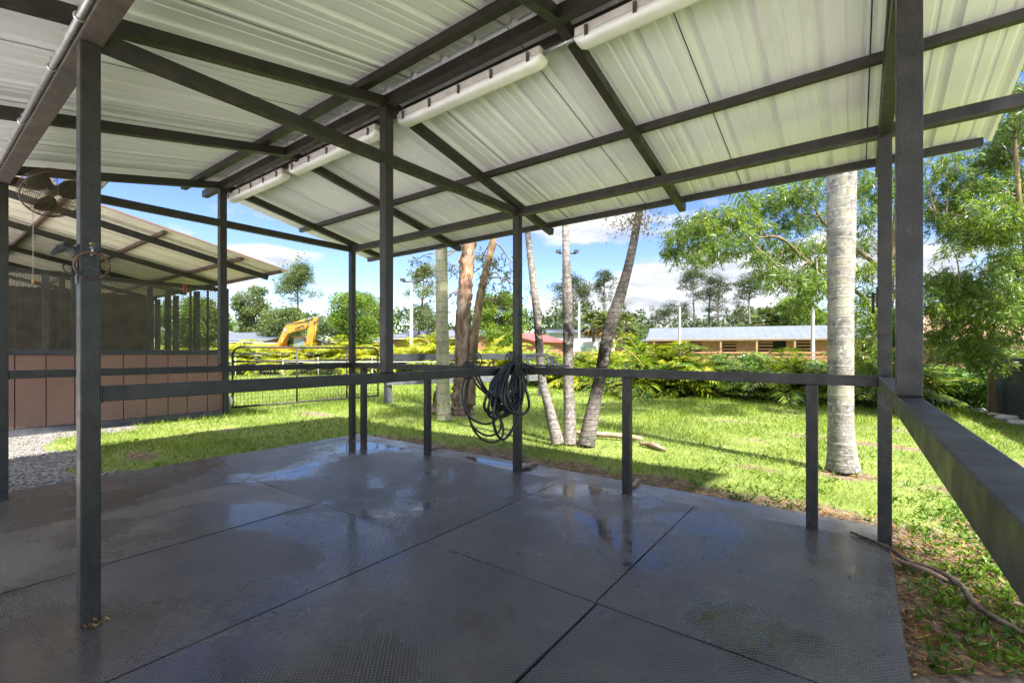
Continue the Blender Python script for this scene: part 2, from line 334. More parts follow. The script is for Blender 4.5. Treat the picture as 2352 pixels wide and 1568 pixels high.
MT['vine'] = leafmat('broad_green_leaf', [(0.035, 0.09, 0.016), (0.06, 0.15, 0.02), (0.11, 0.22, 0.03)], 0.25, 0.35, 1.4, 0.5)
MT['weep'] = leafmat('weeping_leaf', [(0.055, 0.10, 0.022), (0.09, 0.17, 0.028), (0.16, 0.26, 0.034), (0.27, 0.37, 0.038)], 0.45, 0.38, 0.8, 0.5)
MT['oak'] = leafmat('oak_leaf', [(0.055, 0.085, 0.034), (0.09, 0.135, 0.05), (0.135, 0.18, 0.065), (0.19, 0.225, 0.09)], 0.38, 0.5, 0.25)
MT['pale'] = leafmat('pale_green_leaf', [(0.08, 0.14, 0.024), (0.14, 0.22, 0.03), (0.20, 0.28, 0.038)], 0.4, 0.5, 0.25)
MT['pine'] = leafmat('pine_needles', [(0.022, 0.038, 0.016), (0.04, 0.065, 0.024), (0.08, 0.105, 0.036)], 0.28, 0.5, 0.4)
MT['paperleaf'] = leafmat('paperbark_leaf', [(0.045, 0.075, 0.024), (0.08, 0.12, 0.03), (0.14, 0.17, 0.05)], 0.3, 0.45, 1.0)
MT['palmleaf'] = leafmat('palm_leaf', [(0.05, 0.11, 0.02), (0.09, 0.17, 0.025), (0.16, 0.24, 0.035)], 0.3, 0.4, 1.0)
MT['fan'] = leafmat('fan_palm_leaf', [(0.06, 0.10, 0.03), (0.11, 0.15, 0.04), (0.18, 0.20, 0.06)], 0.25, 0.5, 0.5)
MT['deadfan'] = leafmat('dead_fan_leaf', [(0.20, 0.13, 0.06), (0.30, 0.20, 0.10)], 0.15, 0.8, 0.5)
MT['farwood'] = leafmat('far_wood_leaf', [(0.035, 0.06, 0.025), (0.055, 0.085, 0.032), (0.085, 0.115, 0.045)], 0.2, 0.6, 0.08)
MT['drybloom'] = leafmat('dry_palm_bloom', [(0.24, 0.15, 0.06), (0.34, 0.24, 0.11), (0.20, 0.18, 0.06)], 0.25, 0.7, 2.0)

# ---------------------------------------------------------------- object helpers
def link(o, parent=None):
    COL.objects.link(o)
    if parent is not None: o.parent = parent
    return o
def tag(o, label=None, cat=None, group=None, kind=None):
    if label: o['label'] = label
    if cat: o['category'] = cat
    if group: o['group'] = group
    if kind: o['kind'] = kind
    return o
def thing(name, label, cat, loc=(0, 0, 0), rz=0.0, group=None):
    o = bpy.data.objects.new(name, None); o.location = loc; o.rotation_euler = (0, 0, rz)
    o.empty_display_size = 0.2
    link(o); return tag(o, label, cat, group)
def meshobj(name, verts, faces, mat, parent=None, smooth=False):
    me = bpy.data.meshes.new(name); me.from_pydata([tuple(v) for v in verts], [], faces); me.update()
    me.materials.append(mat)
    if smooth: me.polygons.foreach_set('use_smooth', np.ones(len(me.polygons), bool))
    return link(bpy.data.objects.new(name, me), parent)
def fastmesh(name, V, Q, mat, parent=None, smooth=False):      # V (n,3), Q (m,k) equal-size faces
    me = bpy.data.meshes.new(name); V = np.asarray(V, np.float32); Q = np.asarray(Q, np.int32)
    m, k = Q.shape
    me.vertices.add(len(V)); me.vertices.foreach_set('co', V.ravel())
    me.loops.add(m * k); me.loops.foreach_set('vertex_index', Q.ravel())
    me.polygons.add(m); me.polygons.foreach_set('loop_start', np.arange(0, m * k, k, dtype=np.int32))
    if smooth: me.polygons.foreach_set('use_smooth', np.ones(m, bool))
    me.update(calc_edges=True); me.materials.append(mat)
    return link(bpy.data.objects.new(name, me), parent)
def bmobj(name, bm, mat, parent=None, smooth=False, bevel=0.0, seg=2):
    if bevel:
        bmesh.ops.bevel(bm, geom=list(bm.edges), offset=bevel, segments=seg, affect='EDGES', profile=0.6)
    bmesh.ops.recalc_face_normals(bm, faces=bm.faces)
    me = bpy.data.meshes.new(name); bm.to_mesh(me); bm.free(); me.materials.append(mat)
    if smooth: me.polygons.foreach_set('use_smooth', np.ones(len(me.polygons), bool))
    return link(bpy.data.objects.new(name, me), parent)
def addbox(bm, x0, x1, y0, y1, z0, z1):
    vs = [bm.verts.new(p) for p in ((x0, y0, z0), (x1, y0, z0), (x1, y1, z0), (x0, y1, z0), (x0, y0, z1), (x1, y0, z1), (x1, y1, z1), (x0, y1, z1))]
    for f in ((0, 3, 2, 1), (4, 5, 6, 7), (0, 1, 5, 4), (1, 2, 6, 5), (2, 3, 7, 6), (3, 0, 4, 7)): bm.faces.new([vs[i] for i in f])
def box(name, x0, x1, y0, y1, z0, z1, mat, parent=None, bevel=0.0):
    bm = bmesh.new(); addbox(bm, x0, x1, y0, y1, z0, z1)
    return bmobj(name, bm, mat, parent, bevel=bevel)
def addbeam(bm, p0, p1, w, h, up=(0, 0, 1)):
    p0, p1 = Vector(p0), Vector(p1); d = (p1 - p0).normalized()
    s = d.cross(Vector(up)).normalized(); u = s.cross(d).normalized()
    vs = []
    for p in (p0, p1):
        for a, b in ((-1, -1), (1, -1), (1, 1), (-1, 1)): vs.append(bm.verts.new(p + s * (a * w / 2) + u * (b * h / 2)))
    for f in ((0, 1, 2, 3), (7, 6, 5, 4), (0, 4, 5, 1), (1, 5, 6, 2), (2, 6, 7, 3), (3, 7, 4, 0)): bm.faces.new([vs[i] for i in f])
def beam(name, p0, p1, w, h, mat, parent=None, bevel=0.004, up=(0, 0, 1)):
    bm = bmesh.new(); addbeam(bm, p0, p1, w, h, up)
    return bmobj(name, bm, mat, parent, bevel=bevel)
def tubegeo(pts, rad, n=8, closed=False, caps=True):
    P = np.asarray(pts, float); m = len(P)
    r = np.full(m, rad) if np.isscalar(rad) else np.asarray(rad, float)
    T = np.zeros_like(P)
    if closed: T = np.roll(P, -1, 0) - np.roll(P, 1, 0)
    else:
        T[1:-1] = P[2:] - P[:-2]; T[0] = P[1] - P[0]; T[-1] = P[-1] - P[-2]
    T /= np.linalg.norm(T, axis=1)[:, None] + 1e-12
    ref = np.array([0, 0, 1.0]) if abs(T[0][2]) < 0.9 else np.array([1.0, 0, 0])
    S = np.zeros_like(P); s = np.cross(T[0], ref); s /= np.linalg.norm(s)
    for i in range(m):
        s = s - T[i] * np.dot(s, T[i]); s /= np.linalg.norm(s) + 1e-12; S[i] = s
    U = np.cross(T, S)
    a = np.linspace(0, math.tau, n, endpoint=False)
    V = (P[:, None, :] + r[:, None, None] * (np.cos(a)[None, :, None] * S[:, None, :] + np.sin(a)[None, :, None] * U[:, None, :])).reshape(-1, 3)
    faces = []
    for i in range(m if closed else m - 1):
        j = (i + 1) % m
        for k in range(n):
            l = (k + 1) % n
            faces.append((i * n + k, i * n + l, j * n + l, j * n + k))
    if caps and not closed:
        faces.append(tuple(range(n - 1, -1, -1))); faces.append(tuple((m - 1) * n + k for k in range(n)))
    return V, faces
class Geo:
    def __init__(s): s.v = []; s.f = []; s.n = 0
    def add(s, V, Fs):
        s.v.extend([tuple(x) for x in V]); s.f.extend([tuple(i + s.n for i in f) for f in Fs]); s.n += len(V)
    def tube(s, pts, r, n=8, closed=False): s.add(*tubegeo(pts, r, n, closed)); return s
    def box(s, x0, x1, y0, y1, z0, z1):
        s.add([(x0, y0, z0), (x1, y0, z0), (x1, y1, z0), (x0, y1, z0), (x0, y0, z1), (x1, y0, z1), (x1, y1, z1), (x0, y1, z1)],
              [(0, 3, 2, 1), (4, 5, 6, 7), (0, 1, 5, 4), (1, 2, 6, 5), (2, 3, 7, 6), (3, 0, 4, 7)]); return s
    def obj(s, name, mat, parent=None, smooth=True): return meshobj(name, s.v, s.f, mat, parent, smooth)
def spline(pts, n=8):
    P = np.asarray(pts, float)
    P = np.vstack([2 * P[0] - P[1], P, 2 * P[-1] - P[-2]]); out = []
    for i in range(1, len(P) - 2):
        for k in range(n):
            t = k / n; a, b, c, d = P[i - 1], P[i], P[i + 1], P[i + 2]
            out.append(0.5 * (2 * b + (c - a) * t + (2 * a - 5 * b + 4 * c - d) * t * t + (3 * b - a - 3 * c + d) * t ** 3))
    out.append(P[-2]); return np.array(out)
def prism(name, poly, y0, y1, mat, parent=None, bevel=0.0):       # polygon in local x-z, extruded along y
    bm = bmesh.new()
    a = [bm.verts.new((x, y0, z)) for x, z in poly]; b = [bm.verts.new((x, y1, z)) for x, z in poly]
    bm.faces.new(a); bm.faces.new(b[::-1])
    for i in range(len(poly)):
        j = (i + 1) % len(poly); bm.faces.new((a[j], a[i], b[i], b[j]))
    return bmobj(name, bm, mat, parent, bevel=bevel)
def nrm(a): return a / (np.linalg.norm(a, axis=-1, keepdims=True) + 1e-9)
def leaves(P, D, L, W, g=rng, mid=0.45, fold=0.15):
    """kite-shaped leaves: P base points, D unit directions, L lengths, W widths"""
    n = len(P); L = np.broadcast_to(np.asarray(L, float), (n,))[:, None]; W = np.broadcast_to(np.asarray(W, float), (n,))[:, None]
    S = nrm(np.cross(D, nrm(g.normal(size=(n, 3))))); U = np.cross(D, S)
    M = P + D * L * mid
    V = np.stack([P, M + S * W * 0.5 + U * W * fold, P + D * L - U * W * fold, M - S * W * 0.5 + U * W * fold], 1).reshape(-1, 3)
    return V, np.arange(4 * n).reshape(n, 4)
def cat(parts):
    Vs, Qs, k = [], [], 0
    for V, Q in parts: Vs.append(V); Qs.append(Q + k); k += len(V)
    return np.vstack(Vs), np.vstack(Qs)

WORLD = []
def wthing(name, label, cat_, loc, group=None):    # parts are written in place; at the end they are shifted to the thing's base
    o = thing(name, label, cat_, loc, 0, group); WORLD.append(o); return o
def recentre(o, loc=None):                           # put a one-mesh thing's origin at its base
    me = o.data; n = len(me.vertices); co = np.empty(n * 3, np.float32); me.vertices.foreach_get('co', co); co = co.reshape(-1, 3)
    if loc is None: loc = (float(co[:, 0].mean()), float(co[:, 1].mean()), float(co[:, 2].min()))
    co -= np.array(loc, np.float32); me.vertices.foreach_set('co', co.ravel()); me.update(); o.location = loc
    return o

# ================================================================ the open shelter
XL, XM, XR = -5.95, -2.93, 0.165
YN, YF, YR = 0.55, 4.03, 2.29
PW = 0.076
ST, SR = MT['steel'], MT['steel_rail']
shelter = wthing('open_shelter', 'black steel framed open shelter with a white metal gable roof over wet rubber mats', 'shelter', (XM, YR, 0))
def zr(y): return 3.20 - 0.207 * abs(y - YR)         # underside of the rafters
def post(x, y, z0, z1, w=PW, nm='post'):
    return box(nm, x - w / 2, x + w / 2, y - w / 2, y + w / 2, z0, z1, ST, shelter, bevel=0.006)
for x in (XL, XM, XR):
    post(x, YN, -0.02, 2.755); post(x, YF, -0.02, 2.755)
RZ0, RZ1 = 1.056, 1.130
for x in (XL, XM, XR):
    post(x, YR, RZ1 + 0.001, 3.195, nm='king_post')
    box('rail', x - 0.036, x + 0.036, YN + PW / 2, YF - PW / 2, RZ0, RZ1, SR, shelter, bevel=0.005)
    box('tie_beam', x - 0.0365, x + 0.0365, YN + 0.04, YF - 0.04, 2.758, 2.834, ST, shelter, bevel=0.005)
for a, b in ((XL, XM), (XM, XR)):
    box('rail', a + PW / 2, b - PW / 2, YF - 0.036, YF + 0.036, RZ0, RZ1, SR, shelter, bevel=0.005)
for x in (-5.67, -4.34, -1.68, -0.25):
    box('rail_post', x - 0.037, x + 0.037, YF - 0.0345, YF + 0.0345, -0.02, RZ0 - 0.001, ST, shelter, bevel=0.005)
box('plate_beam', XL - 0.037, XR + 0.65, YF - 0.038, YF + 0.038, 2.7565, 2.8355, ST, shelter, bevel=0.005)
box('plate_beam', XL - 0.037, XR + 0.65, YN - 0.046, YN + 0.046, 2.7565, 2.8355, MT['rust_steel'], shelter, bevel=0.005)
EV, EVN = 2.44, 2.86  # near eave lengthened out of view to keep sun off the mats
for x in (XL, (XL + XM) / 2, XM, (XM + XR) / 2, XR):
    for s in (-1, 1):
        bm = bmesh.new()
        y0, y1 = YR + s * 0.035, YR + s * (EV if s > 0 else EVN)
        addbeam(bm, (x, y0, zr(y0) + 0.0375), (x, y1, zr(y1) + 0.0375), 0.062, 0.075)
        bmobj('rafter', bm, ST, shelter, bevel=0.004)
for x in (XL, XM, XR):
    h_ = PW / 2 + .001
    Geo().tube([(x - h_, YR - h_, RZ1 + .003), (x + h_, YR - h_, RZ1 + .003), (x + h_, YR + h_, RZ1 + .003), (x - h_, YR + h_, RZ1 + .003)], .0045, 6, True).obj('weld_bead', MT['rust_steel'], shelter)
    for yv, sg in ((YN + PW / 2, 1), (YF - PW / 2, -1)):
        Geo().tube([(x - .037, yv + sg * .002, RZ0), (x + .037, yv + sg * .002, RZ0), (x + .037, yv + sg * .002, RZ1), (x - .037, yv + sg * .002, RZ1)], .004, 6, True).obj('weld_bead', MT['steel'], shelter)
RX0, RX1 = -6.53, 0.80
box('ridge_beam', RX0 + 0.07, RX1 - 0.06, YR - 0.034, YR + 0.034, 3.198, 3.278, ST, shelter, bevel=0.004)
def purlin(y, x0, x1, w=0.05, h=0.058):
    z = zr(y) + 0.076 + 0.002
    box('purlin', x0, x1, y - w / 2, y + w / 2, z, z + h - 0.003, ST, shelter, bevel=0.003)
purlin(2.06, RX0 + 0.08, RX1 - 0.07, 0.06); purlin(2.50, RX0 + 0.08, RX1 - 0.07, 0.06)
purlin(3.52, RX0 + 0.07, RX1 - 0.06); purlin(4.695, RX0 + 0.05, RX1 - 0.055, 0.045, 0.062)
purlin(-0.53, RX0 + 0.05, RX1 - 0.055, 0.045, 0.062)

def sheet_profile(x0, x1, pitch=0.3048, rib=0.032):
    xs, zs = [], []
    x = x0
    while x < x1 - 1e-6:
        for dx, dz in ((0.0, 0), (0.085, 0), (0.093, 0.006), (0.108, 0.006), (0.116, 0), (0.165, 0), (0.173, 0.006), (0.188, 0.006), (0.196, 0),
                       (0.232, 0), (0.252, rib), (0.278, rib), (0.298, 0)):
            if x + dx <= x1: xs.append(x + dx); zs.append(dz)
        x += pitch
    xs.append(x1); zs.append(0)
    return np.array(xs), np.array(zs)
def roof_sheet(name, s, parent):
    xs, zs = sheet_profile(RX0, RX1)
    ya, yb = YR + s * 0.012, YR + s * ((EV if s > 0 else EVN) + 0.03)
    V = []
    for y in (ya, yb):
        zb = zr(y) + 0.076 + 0.058 + 0.004
        for t in (0, 0.0012):
            V += [(x, y, zb + z + t) for x, z in zip(xs, zs)]
    n = len(xs); Q = []
    for i in range(n - 1):
        Q.append((i, i + 1, 2 * n + i + 1, 2 * n + i)); Q.append((n + i, 3 * n + i, 3 * n + i + 1, n + i + 1))
        Q.append((i, n + i, n + i + 1, i + 1)); Q.append((2 * n + i, 2 * n + i + 1, 3 * n + i + 1, 3 * n + i))
    o = meshobj(name, V, Q, MT['roofwhite'], parent)
    g = Geo(); x = RX0 + 0.9144 + 0.205                                # lap joints between the sheets
    while x < RX1:
        for (p, q) in (((x, ya, zr(ya) + 0.134), (x, yb, zr(yb) + 0.134)),):
            w = 0.0035
            g.add([(p[0] - w, p[1], p[2] + 0.0025), (p[0] + w, p[1], p[2] + 0.0025), (q[0] + w, q[1], q[2] + 0.0025), (q[0] - w, q[1], q[2] + 0.0025),
                   (p[0] - w, p[1], p[2] + 0.0045), (p[0] + w, p[1], p[2] + 0.0045), (q[0] + w, q[1], q[2] + 0.0045), (q[0] - w, q[1], q[2] + 0.0045)],
                  [(0, 1, 2, 3), (4, 7, 6, 5), (0, 4, 5, 1), (2, 6, 7, 3)])
        x += 0.9144
    g.obj('roof_seam', MT['seam_shade'], o, False)
    return o
roof_sheet('roof_sheet', 1, shelter); roof_sheet('roof_sheet', -1, shelter)
# ridge cap over the joint
zt = zr(YR) + 0.076 + 0.058 + 0.04
meshobj('ridge_cap', [(RX0 - .01, YR - .16, zt - .033), (RX1 + .01, YR - .16, zt - .033), (RX1 + .01, YR, zt + .002), (RX0 - .01, YR, zt + .002), (RX0 - .01, YR + .16, zt - .033), (RX1 + .01, YR + .16, zt - .033)],
        [(0, 1, 2, 3), (3, 2, 5, 4)], MT['roofwhite'], shelter)

for s in (-1, 1):
    yc = YR + s * .14; z0 = zr(yc) + .1405
    box('closure_strip', RX0, RX1, yc - .012, yc + .012, z0, zt - .026, MT['machine_grey'], shelter)
# ---------------------------------------------------------------- lights under the ridge
def light_fixture(x0, x1, label):
    cx = (x0 + x1) / 2; L = x1 - x0; y = 2.435
    t = wthing('strip_light', label, 'light fixture', (cx, y, 3.10), 'strip lights along the ridge')
    def loft(name, secs, mat):
        # secs: (x, half width, z bottom, z top, round)
        V, Fs, n = [], [], 14
        for (x, hw, zb, ztp, rr) in secs:
            ring = []
            for k in range(n):
                a = math.pi * k / (n - 1); ca, sa = math.cos(a), math.sin(a)
                ex = math.copysign(abs(ca) ** rr, ca); ez = abs(sa) ** rr
                ring.append((x, y + hw * ex, ztp - (ztp - zb) * ez))
            V += ring
        m = len(secs)
        for i in range(m - 1):
            for k in range(n - 1): Fs.append((i * n + k, i * n + k + 1, (i + 1) * n + k + 1, (i + 1) * n + k))
            Fs.append((i * n + n - 1, i * n, (i + 1) * n, (i + 1) * n + n - 1))
        Fs.append(tuple(range(n))); Fs.append(tuple((m - 1) * n + k for k in range(n - 1, -1, -1)))
        bm = bmesh.new(); vs = [bm.verts.new(v) for v in V]
        for f in Fs:
            try: bm.faces.new([vs[i] for i in f])
            except ValueError: pass
        return bmobj(name, bm, mat, t, smooth=True)
    zt_, zb_ = 3.185, 3.096
    e = 0.05
    loft('diffuser', [(x0, .045, zb_ + .045, 3.145, .5), (x0 + .012, .051, zb_ + .018, 3.146, .5), (x0 + e, .0545, zb_, 3.147, .5), (x1 - e, .0545, zb_, 3.147, .5), (x1 - .012, .051, zb_ + .018, 3.146, .5), (x1, .045, zb_ + .045, 3.145, .5)], MT['lens'])
    box('housing', x0 + .006, x1 - .006, y - .050, y + .050, 3.148, 3.200, MT['fixbase'], t, bevel=0.01)
    k = 5
    for i in range(k):
        x = x0 + .09 + (L - .18) * i / (k - 1)
        for s in (-1, 1):
            g = Geo(); ys = y + s * .0565
            g.box(x - .012, x + .012, min(ys, ys + s * .004), max(ys, ys + s * .004), 3.120, 3.172)
            g.box(x - .009, x + .009, min(ys, ys + s * .010), max(ys, ys + s * .010), 3.165, 3.178)
            g.obj('clip', MT['clip'], t, False)
LFX = [(-1.33, 0.02, 'white strip light cut by the top of the view, its end beside a pipe strap'),
       (-2.93, -1.56, 'white strip light showing its five clips, right of the middle ridge post'),
       (-4.62, -3.20, 'white strip light under the ridge just left of the middle ridge post'),
       (-6.10, -4.76, 'white strip light at the far gable end of the ridge above the thin gable post')]
for a, b, l in LFX: light_fixture(a, b, l)
def conduit(pts, label, straps, r=0.0125):
    t = wthing('conduit', label, 'conduit', tuple(pts[0]), 'grey electrical conduits of the shelter')
    Geo().tube(spline(pts, 6) if len(pts) > 2 else pts, r, 10).obj('pipe', MT['galv'], t)
    for (p, ax) in straps:
        g = Geo(); p = np.array(p, float); ax = nrm(np.array(ax, float)); o = nrm(np.cross(ax, [0, 0, 1.0])); u = np.cross(o, ax)
        a = np.linspace(0, math.tau, 13)[:-1]
        for d in (-.007, 0, .007): pass
        ring = [p + ax * d + (r + .004) * (math.cos(k) * o + math.sin(k) * u) for k in a for d in (0,)]
        g.tube(ring, 0.005, 6, True)
        g.tube([p + u * (r + .004), p + u * (r + .035)], 0.006, 6)
        g.obj('pipe_strap', MT['strap'], t)
conduit([(-1.575, 2.435, 3.172), (-1.33, 2.435, 3.172)], 'short straight conduit joining two strip lights near the top of the view', [((-1.40, 2.435, 3.172), (1, 0, 0))], 0.014)
conduit([(-3.205, 2.435, 3.165), (-3.11, 2.44, 3.165), (-3.03, 2.38, 3.15), (-2.985, 2.375, 3.14), (-2.93, 2.40, 3.15), (-2.90, 2.43, 3.165)], 'bent conduit passing round the middle ridge post between two strip lights', [((-3.0, 2.376, 3.145), (1, 0, 0))], 0.011)
conduit([(-4.77, 2.435, 3.172), (-4.62, 2.435, 3.172)], 'stub of conduit between the two strip lights left of the middle post', [], 0.012)
conduit([(XR + 0.5, YN - 0.064, 2.778), (XL - 0.03, YN - 0.064, 2.778)], 'long grey conduit pipe strapped along the near plate beam at upper left', [((x, YN - .064, 2.778), (1, 0, 0)) for x in (-2.2, -2.75, -3.35, -4.3, -5.3, -5.75)], 0.015)

# ---------------------------------------------------------------- floor
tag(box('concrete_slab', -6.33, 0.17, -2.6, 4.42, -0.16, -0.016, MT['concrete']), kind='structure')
def floor_mat(poly, label, dz=0.0, tilt=0.0):
    dz += random.uniform(-.001, .005); tilt += random.uniform(-.0035, .0035)
    bm = bmesh.new()
    z0, z1 = -0.014, dz
    if len(poly) < 8:                      # worn, slightly wavy edges
        q_ = []
        for a_, b_ in zip(poly, poly[1:] + poly[:1]):
            a_, b_ = np.array(a_), np.array(b_); n_ = max(1, int(np.linalg.norm(b_ - a_) / .16)); d_ = nrm(b_ - a_); w_ = 0
            for i_ in range(n_):
                w_ = .6 * w_ + random.uniform(-.0022, .0022); off = (.0034 + w_) if i_ else .0015
                q_.append(tuple(a_ + (b_ - a_) * i_ / n_ + np.array([-d_[1], d_[0]]) * max(off, -.0005)))
        poly = q_
    cx_ = sum(p[0] for p in poly) / len(poly); cy_ = sum(p[1] for p in poly) / len(poly)
    a = [bm.verts.new((x - cx_, y - cy_, 0)) for x, y in poly]; b = [bm.verts.new((x - cx_, y - cy_, z1 - z0 + tilt * (x - cx_))) for x, y in poly]
    bm.faces.new(a[::-1]); top = bm.faces.new(b)
    for i in range(len(poly)):
        j = (i + 1) % len(poly); bm.faces.new((a[i], a[j], b[j], b[i]))
    bmesh.ops.bevel(bm, geom=[e for e in top.edges], offset=0.003, segments=2, affect='EDGES')
    o = bmobj('floor_mat', bm, MT['rubber']); o.location = (cx_, cy_, z0)
    tag(o, label, 'floor mat', 'black rubber floor mats under the shelter')
def rect(x0, x1, y0, y1, j=0.001):
    q = lambda: random.uniform(-j, j)
    return [(x0 + q(), y0 + q()), (x1 + q(), y0 + q()), (x1 + q(), y1 + q()), (x0 + q(), y1 + q())]
G = 0.004
floor_mat(rect(-1.074, 0.185, 2.164, 4.03), 'wet black rubber mat at the right corner post, its edge against leaf litter', 0.001)
floor_mat(rect(-2.345, -1.078, 2.164, 4.03), 'black rubber mat under the short rail post right of the hose')
floor_mat(rect(-3.598, -2.349, 2.164, 4.02), 'black rubber mat at the foot of the hose post, puddle at its back')
floor_mat(rect(-4.866, -3.602, 2.163, 4.02), 'black rubber mat left of the hose post, its near corner lifted over the next mat', 0.002)
floor_mat([(-6.25, 0.0), (-4.885, 0.0), (-4.87, 1.6), (-4.835, 3.1), (-4.87, 4.08), (-6.0, 4.02), (-6.28, 2.4)], 'black rubber mat along the lawn edge behind the left post')
floor_mat(rect(-4.880, -3.657, 0.0, 2.159), 'black rubber mat with brown patches between lawn edge mat and near left post', 0.003)
floor_mat([(-3.653, 0.0), (-2.968, 0.0), (-2.966, 0.590), (-2.964, 0.590), (-2.965, 0.0), (-2.352, 0.0), (-2.349, 2.159), (-3.653, 2.159)], 'black rubber mat notched round the near left post', 0.001)
floor_mat(rect(-2.345, -1.071, 0.0, 2.159), 'dark wet rubber mat in the centre foreground with a scuffed far edge', -0.001)
floor_mat(rect(-1.064, 0.19, 0.0, 2.160), 'black rubber mat in the right foreground with a pale curved scratch')
for k, x in enumerate((-6.2, -4.9, -3.64, -2.36, -1.08)):
    floor_mat(rect(x + 0.01, x + 1.25, -1.83, -0.006), 'black rubber mat in the row at the photographer\'s feet')
# standing water where the concrete dips behind the mats
def puddle(cx_, cy_, rx, ry, label, z, seed):
    g = np.random.default_rng(seed); n = 40; a = np.linspace(0, math.tau, n, endpoint=False)
    rr = 1 + 0.16 * np.sin(2 * a + g.uniform(0, 6)) + 0.10 * np.sin(3 * a + g.uniform(0, 6)) + 0.07 * np.sin(5 * a + g.uniform(0, 6))
    V = [(rx * r * math.cos(t), ry * r * math.sin(t), 0) for r, t in zip(rr, a)] + [(0, 0, 0.0006)]
    o = meshobj('puddle', V, [(i, (i + 1) % n, n) for i in range(n)], MT['water']); o.location = (cx_, cy_, z)
    tag(o, label, 'puddle', 'puddles on the shelter floor')
puddle(-3.3, 4.19, 0.50, 0.11, 'still puddle on the concrete behind the hose post reflecting the trees', -0.0145, 1)
puddle(-5.35, 3.84, 0.36, 0.10, 'puddle in the far left corner of the mats by the corner post', 0.0012, 2)

# ---------------------------------------------------------------- hardware on the posts
def ring_pts(c, r, ax_u, ax_v, n=28):
    c, u, v = np.array(c, float), np.array(ax_u, float), np.array(ax_v, float)
    return [c + r * (math.cos(t) * u + math.sin(t) * v) for t in np.linspace(0, math.tau, n, endpoint=False)]
# tie ring on the +X face of the near left post
px, py = XM, YN
hx = px + PW / 2
t = wthing('tie_ring', 'large rusted iron tie ring on the face of the near left post', 'tie ring', (hx, py, 1.72))
g = Geo(); g.box(hx, hx + .006, py - .032, py + .030, 1.68, 1.815); g.obj('back_plate', MT['iron_worn'], t, False)
g = Geo(); g.tube(ring_pts((hx + .024, py, 1.700), 0.062, (0, 1, 0), (.30, 0, .95)), 0.0065, 8, True); g.obj('ring', MT['rust'], t)
g = Geo(); g.tube(spline([(hx, py, 1.785), (hx + .022, py, 1.787), (hx + .036, py, 1.770), (hx + .026, py, 1.752), (hx + .008, py, 1.752)], 6), 0.006, 8); g.obj('eye', MT['galv'], t)
g = Geo(); g.tube([(hx + .004, py, 1.806), (hx + .010, py, 1.806)], 0.007, 8); g.obj('screw', MT['brass'], t)
# horse head bridle hook on the -Y face
yy = py - PW / 2
t = wthing('bridle_hook', 'cast iron hook with a horse head ornament on the near left post', 'hook', (px, yy, 1.66))
g = Geo(); g.box(px - .022, px + .022, yy - .007, yy, 1.615, 1.80); g.obj('back_plate', MT['iron_worn'], t, False)
def ellipse_loft(secs, n=14):
    V, Fs = [], []
    for (c, u, v, ru, rv) in secs:
        c, u, v = np.array(c), np.array(u), np.array(v)
        V += [c + ru * math.cos(a) * u + rv * math.sin(a) * v for a in np.linspace(0, math.tau, n, endpoint=False)]
    for i in range(len(secs) - 1):
        for k in range(n):
            l = (k + 1) % n; Fs.append((i * n + k, i * n + l, (i + 1) * n + l, (i + 1) * n + k))
    Fs.append(tuple(range(n - 1, -1, -1))); Fs.append(tuple((len(secs) - 1) * n + k for k in range(n)))
    return V, Fs
Xa = (1, 0, 0)
def sec(d, z, ang, rx, rv):           # d metres out of the post (-Y), section tilted by ang
    return ((px, yy - d, z), Xa, (0, math.sin(R(ang)), math.cos(R(ang))), rx, rv)
g = Geo(); g.add(*ellipse_loft([sec(-.004, 1.712, 52, .017, .034), sec(.020, 1.748, 48, .018, .036), sec(.045, 1.770, 25, .0175, .034), sec(.066, 1.781, 4, .017, .030),
                                sec(.082, 1.779, -22, .0185, .029), sec(.098, 1.765, -42, .0175, .027), sec(.113, 1.749, -47, .0145, .020), sec(.127, 1.735, -48, .0120, .0150),
                                sec(.138, 1.724, -55, .0115, .0125), sec(.145, 1.716, -60, .007, .007)]))
g.tube(spline([(px, yy - .0, 1.66), (px, yy - .012, 1.70), (px, yy - .004, 1.735)], 5), [.010, .010, .010, .011, .011, .012, .013, .014, .015, .016, .017][:11], 8)
hd = g.obj('horse_head', MT['iron_worn'], t)
for s in (-1, 1):
    g = Geo(); g.tube([(px + s * .009, yy - .078, 1.802), (px + s * .012, yy - .080, 1.815), (px + s * .012, yy - .083, 1.826)], [.006, .0055, .001], 6); g.obj('ear', MT['iron'], t)
g = Geo(); g.tube(ring_pts((px, yy - .112, 1.751), .0178, Xa, (0, .78, .62)), .0022, 5, True)
g.tube(ring_pts((px, yy - .082, 1.781), .0245, Xa, (0, .40, .92)), .0022, 5, True); g.obj('bridle', MT['iron'], t)
g = Geo(); g.tube(spline([(px, yy - .004, 1.68), (px, yy - .008, 1.655), (px, yy - .004, 1.625), (px, yy - .022, 1.600), (px, yy - .052, 1.598), (px, yy - .075, 1.614), (px, yy - .086, 1.643), (px, yy - .080, 1.656)], 6), .0062, 8)
g.tube(ring_pts((px, yy - .0795, 1.657), .002, Xa, (0, 1, 0), 8), .005, 6, True)
g.obj('hook', MT['iron_worn'], t)
for c_ in t.children:
    if c_.name.split('.')[0] == 'back_plate': continue
    q_ = np.empty(len(c_.data.vertices) * 3, np.float32); c_.data.vertices.foreach_get('co', q_); q_ = q_.reshape(-1, 3); pv = np.array([px, yy, 1.715])
    c_.data.vertices.foreach_set('co', ((q_ - pv) * .66 + pv + [0, .004, .022]).astype(np.float32).ravel()); c_.data.update()
